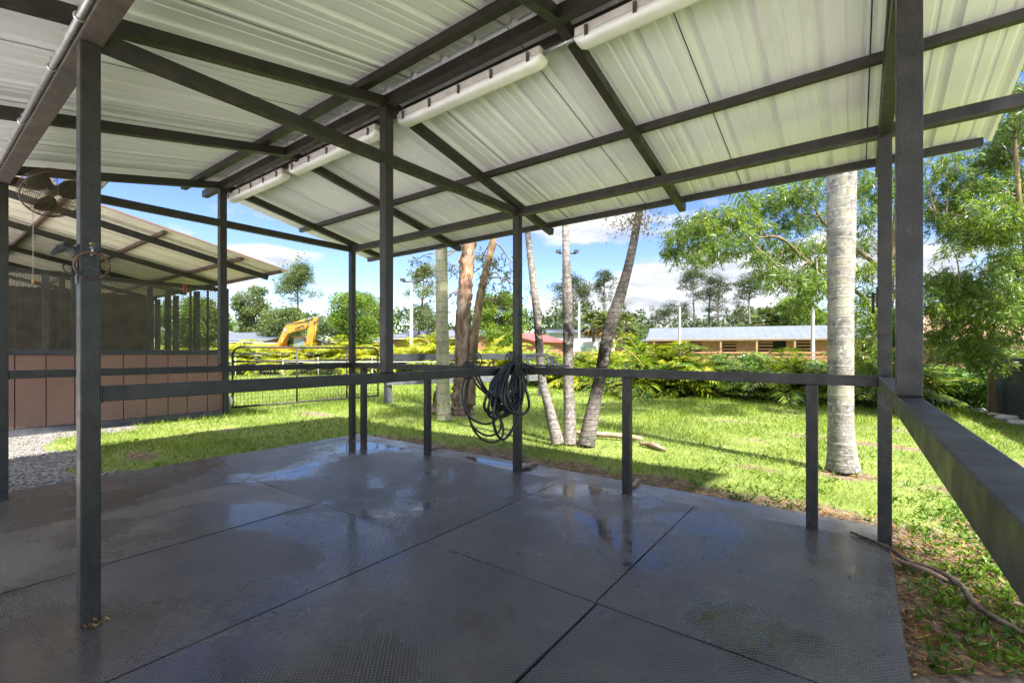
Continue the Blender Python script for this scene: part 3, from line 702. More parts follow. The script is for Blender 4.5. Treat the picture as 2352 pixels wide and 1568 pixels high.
# smaller tie rings on the far posts
def small_ring(x, y, z, ux, uy, label, sway=0.25):
    t = wthing('tie_ring', label, 'tie ring', (x, y, z), 'tie rings on the far posts')
    n = np.array([ux, uy, 0.0]); tg = np.array([-uy, ux, 0.0])
    b = np.array([x, y, z])
    g = Geo(); p = b + n * .004
    g.tube([b, b + n * .006], .018, 10); g.obj('back_plate', MT['iron'], t, False)
    g = Geo(); g.tube(spline([b, b + n * .025 + [0, 0, .006], b + n * .034 + [0, 0, -.008], b + n * .02 + [0, 0, -.02]], 5), .005, 7); g.obj('eye', MT['iron'], t)
    g = Geo(); d = nrm(tg * sway + n * (1 - sway))
    g.tube(ring_pts(b + n * .026 + np.array([0, 0, -.062]), .050, d, (0, 0, 1)), .0052, 7, True); g.obj('ring', MT['iron'], t)
small_ring(XM - PW / 2, YF - .0, 1.70, -1, 0, 'iron tie ring on the lawn side of the hose post, left of the post', 0.5)
small_ring(XM + PW / 2, YF - .0, 1.70, 1, 0, 'iron tie ring on the right face of the hose post', 0.5)
small_ring(XL + PW / 2, YF - .0, 1.68, 1, 0, 'iron tie ring on the far left corner post in line with the excavator', 0.4)
x, y, z = XR - PW / 2, YF, 1.72
t = wthing('slide_latch', 'black iron slide latch on the inner face of the right corner post', 'latch', (x, y, 1.62))
g = Geo(); g.box(x - .008, x, y - .02, y + .02, 1.60, 1.74); g.obj('back_plate', MT['iron'], t, False)
g = Geo(); g.tube(spline([(x - .005, y, 1.69), (x - .045, y, 1.70), (x - .058, y, 1.685), (x - .045, y, 1.672), (x - .01, y, 1.672)], 6), .006, 7); g.tube([(x - .024, y, 1.70), (x - .024, y, 1.56)], .008, 8); g.obj('bolt', MT['iron'], t)

# ---------------------------------------------------------------- hose hangers and hoses on the middle rail
def spiral(c, u, v, r0, r1, a0, turns, n=18):
    c, u, v = map(lambda q: np.array(q, float), (c, u, v))
    return [c + (r0 + (r1 - r0) * k / (n - 1)) * (math.cos(a0 + turns * math.tau * k / (n - 1)) * u + math.sin(a0 + turns * math.tau * k / (n - 1)) * v) for k in range(n)]
def scroll_disc(g, c, r, u, v):
    c, u, v = map(lambda q: np.array(q, float), (c, u, v))
    g.tube(ring_pts(c, r, u, v, 32), r * .075, 7, True)
    for s in (-1, 1):
        g.tube(spiral(c + u * s * r * .45 + v * r * .42, u * s, v, r * .30, r * .06, R(200), -1.3), r * .05, 6)
        g.tube(spiral(c + u * s * r * .48 - v * r * .36, u * s, v, r * .30, r * .06, R(150), 1.3), r * .05, 6)
        g.tube(spline([c + u * s * r * .2 - v * r * .95, c + u * s * r * .16 - v * r * .2, c + u * s * r * .3 + v * r * .25, c + u * s * r * .1 + v * r * .93], 5), r * .05, 6)
    g.tube([c - v * r * .15 - u * r * .4, c - v * r * .15 + u * r * .4], r * .05, 6)
    g.tube([c + v * r * .3, c + v * r * .97], r * .05, 6)
U_, V_ = (0.10, 0.99, 0.0), (0.0, 0.0, 1.0)
def hanger(yc, xc, label, front, r, z):
    t = wthing('hose_hanger', label, 'hose hanger', (XM, yc, 1.13), 'ornate hose hangers on the middle rail')
    g = Geo(); scroll_disc(g, (xc, yc, z), r, U_, V_); g.obj('back_scroll', MT['iron'], t)
    g = Geo()
    for s in (-1, 1): g.tube(spline([(xc, yc + s * r * .5, z + r * .2), (xc + front * .5, yc + s * r * .55, z + r * .12), (xc + front, yc + s * r * .5, z - .05)], 5), .006, 6)
    g.tube([(xc, yc, z - r), (XM + .02 * (1 if front > 0 else -1), yc, 1.09)], .007, 6); g.obj('cradle', MT['iron'], t)
    g = Geo(); scroll_disc(g, (xc + front, yc, z - .10), r, U_, V_); g.obj('front_scroll', MT['iron'], t)
hanger(3.40, XM - .055, 'round wrought iron hose hanger showing above the rail, left of the big hose coil', -.10, .086, 1.208)
hanger(3.845, XM + .05, 'wrought iron hose hanger with scrollwork front plate holding the big hose coil', .13, .088, 1.203)
def hose_path(y0, x0, ztop, loops, g, wide, deep, sag):
    P = []
    for i in range(loops):
        a = wide * g.uniform(.62, 1.06); b = deep * g.uniform(.55, 1.0); off = g.uniform(-1.55, .30) * sag; xo = g.uniform(-.05, .05)
        ph = 1 if i % 2 else 1
        for k in range(16):
            th = math.tau * k / 16
            yv = y0 + off * (1 - math.cos(th)) * .5 + a * math.sin(th) * (1.0 - .25 * math.cos(th))
            zv = ztop - b * (1 - math.cos(th)) - .03 * math.sin(th) * ph
            P.append((x0 + xo * (1 - math.cos(th)) + .012 * math.sin(3 * th + i), yv, zv))
    return P
hg = np.random.default_rng(23)
t = wthing('garden_hose', 'thick black rubber hose coiled in many loops over the right hanger', 'hose', (XM + .1, 3.8, 1.1), 'hoses hung from the middle rail')
g = Geo()
g.tube(spline(hose_path(3.80, XM + .115, 1.165, 12, hg, .20, .285, .20), 3), .0145, 8)
g.tube(spline(hose_path(3.82, XM + .085, 1.160, 8, hg, .16, .25, .26), 3), .0145, 8)
g.tube(spline([(XM + .1, 3.80, 1.14), (XM + .09, 3.60, 1.02), (XM + .11, 3.50, .80), (XM + .10, 3.50, .58), (XM + .1, 3.60, .43), (XM + .10, 3.73, .44), (XM + .11, 3.90, .62), (XM + .10, 3.97, .85), (XM + .1, 3.95, 1.05), (XM + .1, 3.86, 1.15)], 6), .0145, 8)
g.tube(spline([(XM + .13, 3.83, 1.15), (XM + .16, 3.95, 1.155), (XM + .2, 4.08, 1.115), (XM + .22, 4.18, 1.05), (XM + .23, 4.215, 1.03)], 6), .0125, 8)
g.obj('coil', MT['hose'], t)
g = Geo(); g.tube([(XM + .115, 3.79, .86), (XM + .12, 3.795, .80), (XM + .12, 3.79, .76)], [.011, .014, .017], 8); g.tube(spline([(XM + .115, 3.79, .86), (XM + .11, 3.79, .92), (XM + .10, 3.78, .98)], 4), .008, 7); g.obj('nozzle', MT['hose'], t)
t = wthing('garden_hose', 'thin brownish black hose hanging in loose loops from the left hanger', 'hose', (XM, 3.4, 1.1), 'hoses hung from the middle rail')
g = Geo()
for (y0, w_, d_) in ((3.36, .075, .29), (3.42, .085, .36), (3.46, .10, .40)):
    x0 = XM - .10
    g.tube(spline([(x0, y0 - .02, 1.10), (x0 - .01, y0 - w_, .98), (x0, y0 - w_ * 1.3, 1.1 - d_ * .9), (x0 + .05, y0 - w_ * .6, 1.1 - d_ * 1.5), (x0 + .12, y0 + .10, 1.1 - d_ * 1.78), (x0 + .16, y0 + .24, 1.1 - d_ * 1.6), (x0 + .12, y0 + .2, 1.1 - d_), (x0 + .03, y0 + .06, .98), (x0, y0 + .02, 1.10)], 7), .0115, 7)
g.obj('coil', MT['hose_old'], t)
# tap and pipework behind the hose post
t = wthing('water_tap', 'grey water pipe loop with valves and small shelf on the rail behind the hose', 'tap', (-2.78, 4.16, 1.1))
g = Geo(); z = 1.135
g.tube(spline([(-2.86, 4.12, .95), (-2.86, 4.12, 1.20), (-2.84, 4.14, 1.255), (-2.66, 4.20, 1.255), (-2.64, 4.20, 1.20), (-2.64, 4.20, 1.12)], 6), .016, 8); g.obj('pipe', MT['galv'], t)
g = Geo(); g.tube([(-2.58, 4.18, 1.10), (-2.58, 4.18, 1.23)], .018, 8); g.tube([(-2.62, 4.18, 1.23), (-2.54, 4.18, 1.23)], .012, 7); g.tube(spline([(-2.58, 4.18, 1.18), (-2.52, 4.16, 1.18), (-2.50, 4.16, 1.14)], 5), .013, 7); g.obj('valve', MT['galv'], t)
g = Geo(); g.box(-2.90, -2.42, 4.10, 4.26, 1.132, 1.150); g.obj('shelf', MT['greyfence'], t, False)
t = wthing('water_tap', 'brass spigot standing on the rail between the two hose hangers', 'tap', (XM - .02, 3.62, 1.13))
g = Geo(); g.tube([(XM, 3.62, 1.12), (XM, 3.62, 1.205)], .013, 8); g.tube(spline([(XM, 3.62, 1.18), (XM, 3.57, 1.185), (XM, 3.55, 1.15)], 5), .012, 8); g.obj('body', MT['brass'], t)
g = Geo(); g.tube(ring_pts((XM, 3.62, 1.215), .022, (1, 0, 0), (0, 1, 0), 14), .006, 6, True); g.tube([(XM - .02, 3.62, 1.215), (XM + .02, 3.62, 1.215)], .005, 6); g.obj('handle', MT['iron'], t)

# ---------------------------------------------------------------- fan in the near left corner
fc = np.array([-5.52, 0.80, 2.66]); ax = nrm(np.array([0.62, 0.22, -0.55])); fu = nrm(np.cross(ax, [0, 0, 1.0])); fv = np.cross(fu, ax)
t = wthing('cage_fan', 'old round fan with rusty wire cage hung in the near left roof corner', 'fan', tuple(fc))
RF = 0.215
g = Geo()
for k in range(17):
    r = RF * (0.18 + 0.82 * k / 16); d = .075 * math.sqrt(max(0, 1 - (r / RF * .97) ** 2)) + .03
    g.tube(ring_pts(fc + ax * d, r, fu, fv, 36), .0018, 4, True)
for k in range(10):
    a = math.tau * k / 10
    g.tube([fc + ax * (.075 * math.sqrt(max(0, 1 - (q * .97) ** 2)) + .03) + RF * q * (math.cos(a) * fu + math.sin(a) * fv) for q in (.1, .3, .5, .7, .85, .95, 1.0)], .0022, 4)
g.tube(ring_pts(fc + ax * .03, RF, fu, fv, 40), .006, 6, True); g.obj('front_guard', MT['fanwire'], t)
g = Geo()
for k in range(12):
    r = RF * (0.25 + 0.75 * k / 11); d = -.085 * math.sqrt(max(0, 1 - (r / RF * .97) ** 2))
    g.tube(ring_pts(fc + ax * d, r, fu, fv, 36), .0018, 4, True)
for k in range(10):
    a = math.tau * k / 10
    g.tube([fc - ax * .085 * math.sqrt(max(0, 1 - (q * .97) ** 2)) + RF * q * (math.cos(a) * fu + math.sin(a) * fv) for q in (.2, .4, .6, .8, .93, 1.0)], .0022, 4)
g.obj('rear_guard', MT['fanwire'], t)
for k in range(3):
    a0 = math.tau * k / 3 + .5; V = []; nr, na = 6, 7
    for i in range(nr):
        q = .14 + .76 * i / (nr - 1); wd = R(30) + R(50) * math.sin(math.pi * (.25 + .65 * i / (nr - 1)))
        for j in range(na):
            a = a0 + wd * (j / (na - 1) - .5)
            V.append(fc + RF * q * (math.cos(a) * fu + math.sin(a) * fv) + ax * (.035 * (j / (na - 1) - .5)))
    Q = [(i * na + j, i * na + j + 1, (i + 1) * na + j + 1, (i + 1) * na + j) for i in range(nr - 1) for j in range(na - 1)]
    o = meshobj('blade', V, Q, MT['fanblade'], t, True); sm = o.modifiers.new('s', 'SOLIDIFY'); sm.thickness = .003
g = Geo(); g.tube([fc - ax * .13, fc - ax * .12, fc - ax * .03, fc + ax * .0, fc + ax * .012], [.03, .05, .055, .045, .02], 16); g.obj('motor', MT['machine_dark'], t)
g = Geo(); g.tube(spline([fc - ax * .12, fc - ax * .17 + [0, 0, .05], (-5.62, .66, 2.80)], 6), .012, 8); g.obj('bracket', MT['rust_steel'], t)
sp = fc + np.array([-.10, -.10, -.14])
g = Geo(); g.tube([sp, sp + [0, 0, -.60]], .0022, 5); g.obj('pull_cord', MT['cord'], t)
g = Geo(); g.tube([sp + [0, 0, -.60], sp + [0, 0, -.61], sp + [0, 0, -.635], sp + [0, 0, -.645]], [.004, .009, .010, .005], 8); g.obj('bead', MT['wood_bead'], t)

# ================================================================ stall barn on the left
BX, BY1 = -10.68, 4.16
barn = wthing('stall_barn', 'open stall barn with brown panel front, expanded metal mesh above and low pitched metal roof', 'barn', (BX, 1.5, 0))
def zb(y): return 3.29 - 0.205 * (y - 1.0)
g = Geo(); y = -3.2; seams = []
edges = [-3.2, -2.0, -.9, .1]
for pxx in (34, 106, 172, 284, 336, 386, 430, 477, 514):
    l = (pxx - CX) / F; tt = BX / (FW[0] + RT[0] * l); edges.append(tt * (FW[1] + RT[1] * l))
edges = sorted(edges)
bm = bmesh.new()
for a, b in zip(edges[:-1], edges[1:]): addbox(bm, BX - .03, BX, a + .006, b - .006, 0.06, 1.235)
bmobj('wall_panel', bm, MT['brownpanel'], barn, bevel=.003)
box('panel_backing', BX - .06, BX - .032, -3.2, BY1 - .05, .0, 1.24, MT['panelgap'], barn)
box('base_board', BX - .012, BX + .022, -3.2, BY1 - .02, -.06, .055, MT['greypost'], barn, bevel=.004)
box('stall_rail', BX - .05, BX + .03, -3.2, BY1 - .04, 1.238, 1.325, MT['blackfence'], barn, bevel=.006)
box('stall_rail', BX - .045, BX + .028, -3.2, BY1 - .04, 2.545, 2.63, MT['steel'], barn, bevel=.006)
# expanded metal
wv, hv, zl, zh, yl, yh = .0335, .0148, 1.315, 2.56, -1.2, BY1 - .05
ny, nz = int((yh - yl) / wv), int((zh - zl) / hv)
ii, kk = np.meshgrid(np.arange(ny), np.arange(nz), indexing='ij'); m0 = (ii + kk) % 2 == 0
V = []
def strands(i0, k0, i1, k1, hw=.0042):
    p = np.stack([np.zeros(len(i0)), yl + i0 * wv, zl + k0 * hv], 1); q = np.stack([np.zeros(len(i0)), yl + i1 * wv, zl + k1 * hv], 1)
    d = nrm(q - p); s = np.stack([np.zeros(len(p)), -d[:, 2], d[:, 1]], 1)
    off = np.array([0.004, 0, 0]); p = p + [BX + .036, 0, 0]; q = q + [BX + .036, 0, 0]
    Vq = np.stack([p - s * hw - off, p + s * hw + off, q + s * hw + off, q - s * hw - off], 1).reshape(-1, 3)
    return Vq, np.arange(len(p) * 4).reshape(-1, 4)
a = strands(ii[m0], kk[m0], ii[m0] + 1, kk[m0] + 1); b = strands(ii[~m0], kk[~m0] + 1, ii[~m0] + 1, kk[~m0])
Vm, Qm = cat([a, b]); fastmesh('mesh_panel', Vm, Qm, MT['meshwire'], barn)
for pxx in (104, 344, 385, 437, 477):
    l = (pxx - CX) / F; tt = (BX - .02) / (FW[0] + RT[0] * l); yq = tt * (FW[1] + RT[1] * l)
    w_ = .045 if pxx < 400 else .012
    box('mesh_post', BX - .045, BX + .02, yq - w_, yq + w_, 1.326, 2.544, MT['steel'] if pxx != 104 else MT['greypost'], barn, bevel=.004)
box('post', BX - .07, BX + .05, BY1 - .04, BY1 + .06, -.06, 2.62, MT['steel'], barn, bevel=.006)
# stalls behind
box('back_wall', -21.5, -21.38, -4.2, BY1, -.05, zb(BY1) + .08, MT['barnwood'], barn)
box('back_wall', -14.62, -14.5, -4.0, 3.95, -.05, 2.7, MT['barnwood'], barn)
box('stall_wall', -14.5, BX - .3, -.45, -.37, -.05, 2.6, MT['barnwood'], barn)
box('stall_wall', -14.5, BX - .9, 1.62, 1.70, -.05, 1.5, MT['barnwood'], barn)
for (x, y) in ((-11.9, BY1 - .1), (-13.2, BY1 - .1), (-14.5, BY1 - .1), (-12.9, 2.2), (-14.42, 2.25), (-15.0, BY1 - .1)):
    box('post', x - .05, x + .05, y - .05, y + .05, -.06, zb(y) - .02, MT['steel'], barn, bevel=.005)
box('stall_rail', -16.0, BX - .1, BY1 - .13, BY1 - .06, 1.22, 1.32, MT['blackfence'], barn, bevel=.004)
for x in (-8.85, -10.72, -12.9, -15.0, -17.2, -19.4):
    bm = bmesh.new(); y0, y1 = -4.0, BY1 + .02
    addbeam(bm, (x, y0, zb(y0) + .04), (x, y1, zb(y1) + .04), .07, .09)
    bmobj('rafter', bm, MT['steel'], barn, bevel=.004)
for y in (-2.1, -.9, .25, 1.35, 2.45, 3.55, 4.2):
    z = zb(y) + .087
    box('purlin', -21.45, -8.42, y - .03, y + .03, z, z + .052, MT['rustbeam'], barn, bevel=.004)
xs, zs = sheet_profile(-21.6, -8.34, 0.3048, .03)
xs = np.array(xs)
V, Q = [], []
ya, yb_ = -4.2, BY1 + .13
def along(y): return zb(y) + .144
# the sheets' ribs run down the slope
n = len(xs)
for y in (ya, yb_):
    for tk in (0, .003): V += [(x, y, along(y) + z + tk) for x, z in zip(xs, zs)]
for i in range(n - 1):
    Q += [(i, i + 1, 2 * n + i + 1, 2 * n + i), (n + i, 3 * n + i, 3 * n + i + 1, n + i + 1), (i, n + i, n + i + 1, i + 1), (2 * n + i, 2 * n + i + 1, 3 * n + i + 1, 3 * n + i)]
rs = meshobj('roof_sheet', V, Q, MT['barnroof_under'], barn)
bm = bmesh.new(); addbeam(bm, (-8.325, ya, along(ya) + .012), (-8.325, yb_, along(yb_) + .012), .02, .022); bmobj('rake_trim', bm, MT['redtrim'], rs)
g = Geo(); x = -16.5
while x < -8.5:
    g.add([(x - .006, ya, along(ya) - .003), (x + .006, ya, along(ya) - .003), (x + .006, yb_, along(yb_) - .003), (x - .006, yb_, along(yb_) - .003)], [(0, 1, 2, 3)]); x += .3048 * 1.5
g.obj('roof_seam', MT['seam_shade'], rs, False)
g = Geo(); l = (397 * 1.0 - CX) / F
yq = 3.42
for s in (-.02, .02): g.tube([(BX + .06, yq + s, 2.62), (BX + .06, yq + s * 1.1, 2.46)], .006, 6)
tag(g.obj('twine', surf('red_twine', (0.62, 0.10, 0.07), None, rough=.8)), 'loop of red twine hanging from the top rail of the stall mesh', 'twine')

# ---------------------------------------------------------------- tube gate
gate = wthing('field_gate', 'black tube gate with welded wire infill, hinged beside the stall barn', 'gate', (-10.7, 6.0, 0))
g0, g1 = np.array([-10.80, 4.36]), np.array([-10.42, 7.86]); gd = g1 - g0; GLn = np.linalg.norm(gd); gd /= GLn
def gp(s, z): return (g0[0] + gd[0] * s, g0[1] + gd[1] * s, z)
rc = .17; zt_, zb_ = 1.385, .085
def arc(cs, cz, a0, a1): return [gp(cs + rc * math.cos(R(a)), cz + rc * math.sin(R(a))) for a in np.linspace(a0, a1, 7)]
outl = [gp(0, zb_)] + arc(rc, zt_ - rc, 180, 90) + arc(GLn - rc, zt_ - rc, 90, 0) + [gp(GLn, zb_)]
Geo().tube(outl + [gp(GLn, zb_), gp(0, zb_)][0:0], .022, 8).obj('frame', MT['steel'], gate)
Geo().tube([gp(0, zb_), gp(GLn, zb_)], .022, 8).obj('bottom_rail', MT['steel'], gate)
Geo().tube([gp(0, 1.07), gp(GLn, 1.07)], .021, 8).obj('middle_rail', MT['steel'], gate)
for s in (1.36, 2.62): Geo().tube([gp(s, zb_), gp(s, zt_)], .021, 8).obj('stay', MT['steel'], gate)
g = Geo()
for k in range(1, int(GLn / .075)): g.tube([gp(k * .075, zb_), gp(k * .075, 1.07)], .003, 4)
for k in range(1, 12): g.tube([gp(0, zb_ + k * .082), gp(GLn, zb_ + k * .082)], .003, 4)
g.obj('wire_infill', MT['darkmetal'], gate)
g = Geo(); g.tube(spline([(-10.72, 4.28, .52), (-10.74, 4.33, .46), (-10.72, 4.34, .38), (-10.71, 4.30, .33)], 5), .02, 6); g.obj('chain', MT['iron'], gate)
g = Geo(); g.tube([(-10.73, 4.29, .32), (-10.73, 4.29, .22), (-10.73, 4.29, .12)], [.03, .045, .03], 8); g.obj('hinge', MT['whiteplastic'], gate)

# ---------------------------------------------------------------- board fences
def board_fence(label, pts, boards, mat, pmat=None, postw=.12, ptop=1.2, group=None, bt=.035):
    f = wthing('board_fence', label, 'fence', (pts[0][0], pts[0][1], 0), group)
    for (x, y) in pts: box('post', x - postw / 2, x + postw / 2, y - postw / 2, y + postw / 2, -.08, ptop, pmat or mat, f, bevel=.006)
    for a, b in zip(pts[:-1], pts[1:]):
        d = nrm(np.array([b[0] - a[0], b[1] - a[1]])); n = np.array([d[1], -d[0]])
        if np.dot(n, -np.array(a)) < 0: n = -n
        o = n * (postw / 2 + bt / 2 + .002)
        for (zc, hh, m) in boards:
            beam('board', (a[0] + o[0] - d[0] * .06, a[1] + o[1] - d[1] * .06, zc), (b[0] + o[0] + d[0] * .055, b[1] + o[1] + d[1] * .055, zc), bt, hh, m or mat, f, bevel=.004)
    return f
p = [at(891, 12.0), at(1052, 12.9), at(1243, 13.9)]
board_fence('black two board fence running from the gate behind the palm trunks', p, [(1.14, .17, None), (.50, .17, MT['greyfence'])], MT['blackfence'], MT['greypost'], .15, 1.10)
p = [at(530, 26), at(590, 26), at(655, 26.2), at(722, 26.4), at(785, 26.6)]
board_fence('dark single rail fence with grey posts beyond the gate, in front of yellow palms', p, [(1.13, .17, None)], MT['blackfence'], MT['greypost'], .32, 1.18)
k = 0
for pxx, dd, zt_ in ((352, 22, .95), (541, 22, 1.0), (650, 22, .9), (731, 22, 1.0), (855, 21.5, 1.05), (1060, 20.5, .95)):
    x, y = at(pxx, dd)
    o = Geo().tube([(x, y, -.05), (x, y, zt_)], .018, 6).obj('fence_stake', MT['whiteplastic']); recentre(o, (x, y, -.05))
    tag(o, 'slim white plastic stake of the tape fence in front of the yellow palms', 'fence stake', 'white stakes of the tape fence')
g = Geo()
for z in (.55, .80): g.tube([(*at(352, 22), z), (*at(541, 22), z), (*at(731, 22), z - .02), (*at(855, 21.5), z), (*at(1060, 20.5), z)], .012, 5)
tag(recentre(g.obj('fence_tape', MT['whiteplastic'])), 'white fence tape strung low between slim stakes beyond the gate', 'fence tape')
# black plank fence on the right with a bare post
A_, B_ = np.array(at(2290, 10.1)), np.array(at(2400, 7.9))
f = wthing('plank_fence', 'black horizontal plank fence at the right edge beyond the shelter', 'fence', (A_[0], A_[1], 0))
dv = nrm(B_ - A_); nv = np.array([dv[1], -dv[0]])
for k in range(5):
    z0 = -.06 + k * .245
    a = A_ - nv * .0; b = A_ + dv * 5.5
    beam('plank', (a[0], a[1], z0 + .12), (b[0], b[1], z0 + .12), .045, .238, MT['blackfence'], f, bevel=.006)
for s in (.05, 2.4, 4.8): 
    q = A_ + dv * s + nv * (-.09); box('post', q[0] - .05, q[0] + .05, q[1] - .05, q[1] + .05, -.1, 1.16, MT['blackfence'], f, bevel=.005)
x, y = at(2277, 9.8)
tag(recentre(box('wood_post', x - .055, x + .055, y - .055, y + .055, -.1, 1.08, MT['woodpost'], bevel=.012)), 'bare brown wooden post standing at the end of the black plank fence', 'post')

# ---------------------------------------------------------------- ground
def sstep(v, a, b):
    t = np.clip((v - a) / (b - a), 0, 1); return t * t * (3 - 2 * t)
_ph = rng.uniform(0, 6.28, (10, 2)); _fr = rng.uniform(.35, 3.2, (10, 2))
def wob(x, y):
    s = 0
    for k in range(10): s = s + np.sin(x * _fr[k, 0] + _ph[k, 0] + 1.3 * np.sin(y * _fr[k, 1] + _ph[k, 1])) / 10
    return s
def gravel_f(x, y):
    e = wob(x * 1.7, y * 1.7)
    a = sstep(1.35 + .5 * e - y, -.25, .35) * sstep(-6.1 - x, -.2, .2)
    b = sstep(-9.95 + .35 * e - x, -.2, .4) * sstep(2.7 - y, -.3, .5)
    c = sstep(-.9 + .5 * e - y, -.3, .4) * sstep(14 - x, -.5, .5)  # gravel out of view behind the camera, added for its bounce light
    return np.maximum(np.maximum(a, b), c)
PATCH = [(-4.2, 8.2, .7, .35, .6), (-1.9, 9.6, .9, .4, .55), (.6, 10.2, .8, .4, .6), (-8.2, 8.4, .8, .4, .55), (-.9, 5.9, .5, .22, .6), (-2.2, 7.0, .35, .25, .5), (-8.6, 3.4, .5, .3, .6), (-1.2, 7.7, .55, .3, .55), (.9, 6.1, .8, .5, .6), (-.5, 8.6, .9, .4, .6), (.9, 5.0, .5, .35, .85), (.55, 4.4, .45, .22, .9), (1.6, 5.2, .5, .3, .7), (-7.4, 1.9, .5, .25, .8),
         (-2.9, 5.7, .6, .3, .45), (-9.4, 5.4, 1.1, .35, .7), (-6.6, 6.6, .5, .3, .5), (-.1, 6.2, .45, .35, .8), (2.3, 8.0, 1.2, .6, .8), (.5, 8.4, 1.2, .3, .7), (-6.5, 7.1, .6, .4, .7), (-3.2, 5.85, .45, .25, .7)]
def dirt_f(x, y):
    e = wob(x * 2.3 + 5, y * 2.3)
    a = sstep(5.02 + .35 * e - y, -.3, .5) * sstep(x + 6.3, -.2, .3) * sstep(1.3 - x, -.5, .3) * .80
    b = sstep(1.02 + .35 * e - x, -.35, .35) * sstep(x - .1, -.1, .1) * sstep(4.6 - y, -.3, .3)
    s = np.maximum(a, b)
    for (px_, py_, rx, ry, am) in PATCH: s = np.maximum(s, am * np.exp(-((x - px_) / rx) ** 2 - ((y - py_) / ry) ** 2))
    far = .35 * sstep(wob(x * .8 + 9, y * .8), .25, .6)
    return np.clip(np.maximum(s, far), 0, 1)
def ground_z(x, y):
    d = np.hypot(x + 3, y - 2)
    flat = sstep(np.maximum(np.maximum(-6.33 - x, x - .17), np.maximum(-2.6 - y, y - 4.42)), .0, .5)
    return -.052 + flat * (.022 * wob(x * .9, y * .9) + .012 * wob(x * 4 + 3, y * 4)) * np.clip(30 / (d + 1), 0, 1)
gx = np.concatenate([[-2500, -800, -300, -140, -80, -50, -35, -26], np.arange(-20, 8.01, .11), [10, 14, 20, 35, 60, 120, 300, 800, 2500]])
gy = np.concatenate([[-2500, -800, -300, -120, -50, -25, -14, -9, -6], np.arange(-4, 17.01, .11), [19, 23, 28, 36, 50, 75, 120, 250, 700, 2500]])
GX, GY = np.meshgrid(gx, gy, indexing='ij'); nx_, ny_ = GX.shape
V = np.stack([GX.ravel(), GY.ravel(), ground_z(GX, GY).ravel()], 1)
I = np.arange(nx_ * ny_).reshape(nx_, ny_)
Q = np.stack([I[:-1, :-1], I[1:, :-1], I[1:, 1:], I[:-1, 1:]], -1).reshape(-1, 4)
gr = tag(fastmesh('ground', V, Q, MT['ground'], smooth=True), kind='structure')
for nm, fn in (('dirt', dirt_f), ('gravel', gravel_f)):
    at_ = gr.data.attributes.new(nm, 'FLOAT', 'POINT'); at_.data.foreach_set('value', fn(V[:, 0], V[:, 1]).astype(np.float32))

# grass
def scatter(n, t0, t1, power, fov=1.45, g=rng):
    e = 2 - power
    t = (t0 ** e + g.uniform(size=n) * (t1 ** e - t0 ** e)) ** (1 / e)
    l = g.uniform(-fov, fov, n) * t
    x = FW[0] * t + RT[0] * l; y = FW[1] * t + RT[1] * l
    return x, y, t
inside = lambda x, y, m=0: (x > -6.33 - m) & (x < .18 + m) & (y > -2.6) & (y < 4.43 + m)
def barn_in(x, y): return (x < -10.66) & (y < 4.2)
x, y, t = scatter(430000, 2.2, 34, 1.30)
keep = ~inside(x, y, .01) & ~barn_in(x, y) & (rng.uniform(size=len(x)) > np.clip(dirt_f(x, y) * 1.35, 0, .95)) & (rng.uniform(size=len(x)) > np.clip(gravel_f(x, y) * 1.4, 0, .985))
x, y, t = x[keep], y[keep], t[keep]; n = len(x)
tall = .60 + .85 * sstep(wob(x * 1.6 + 2, y * 1.6), -.25, .4)
D = nrm(np.stack([rng.normal(0, .55, n), rng.normal(0, .55, n), np.full(n, 1.0)], 1))
L = rng.uniform(.030, .085, n) * tall * np.clip(t / 6, .9, 1.6); W_ = .0052 * np.clip(t / 4, 1, 6) ** .85
Vg, Qg = leaves(np.stack([x, y, ground_z(x, y) - .004], 1), D, L, W_, mid=.35)
tag(fastmesh('grass', Vg, Qg, MT['grass']), 'short bright green lawn grass round the shelter', 'grass', kind='stuff')
# broad leaved weeds by the right edge and along the slab
x, y, t = scatter(26000, 1.9, 9, 1.6)
pr = (.9 * sstep(x - .55, -.2, .5) * sstep(6.2 - y, 0, 1.2) + .28 * sstep(x + 3, 0, 2) * sstep(5.8 - y, 0, .8) + .10) * (sstep(wob(x * 2.6, y * 2.6 + 4), -.35, .25))
keep = ~inside(x, y, .06) & (rng.uniform(size=len(x)) < pr) & (gravel_f(x, y) < .4)
x, y = x[keep], y[keep]; parts = []
for k in range(5):
    a = rng.uniform(0, 6.28, len(x)); D = nrm(np.stack([np.cos(a), np.sin(a), rng.uniform(.25, 1.3, len(x))], 1))
    parts.append(leaves(np.stack([x + rng.normal(0, .012, len(x)), y + rng.normal(0, .012, len(x)), ground_z(x, y) + rng.uniform(0, .03, len(x))], 1), D, rng.uniform(.025, .06, len(x)), rng.uniform(.010, .020, len(x)), mid=.5, fold=.3))
Vg, Qg = cat(parts); tag(fastmesh('weeds', Vg, Qg, MT['weed']), 'low broad leaved weeds along the right edge of the mats', 'weeds', kind='stuff')
# dead straw and leaf litter
x, y, t = scatter(90000, 1.9, 7.5, 1.5)
pr = sstep(dirt_f(x, y), .35, .8)
keep = ~inside(x, y, .0) & (rng.uniform(size=len(x)) < pr)
x, y = x[keep], y[keep]; n = len(x)
a = rng.uniform(0, 6.28, n); D = nrm(np.stack([np.cos(a), np.sin(a), rng.normal(.12, .2, n)], 1))
Vg, Qg = leaves(np.stack([x, y, ground_z(x, y) + rng.uniform(.002, .018, n)], 1), D, rng.uniform(.02, .09, n), rng.uniform(.002, .010, n) , mid=.5, fold=.2)
tag(fastmesh('leaf_litter', Vg, Qg, MT['straw']), 'dry brown leaf litter and straw beside the rubber mats', 'leaf litter', kind='stuff')
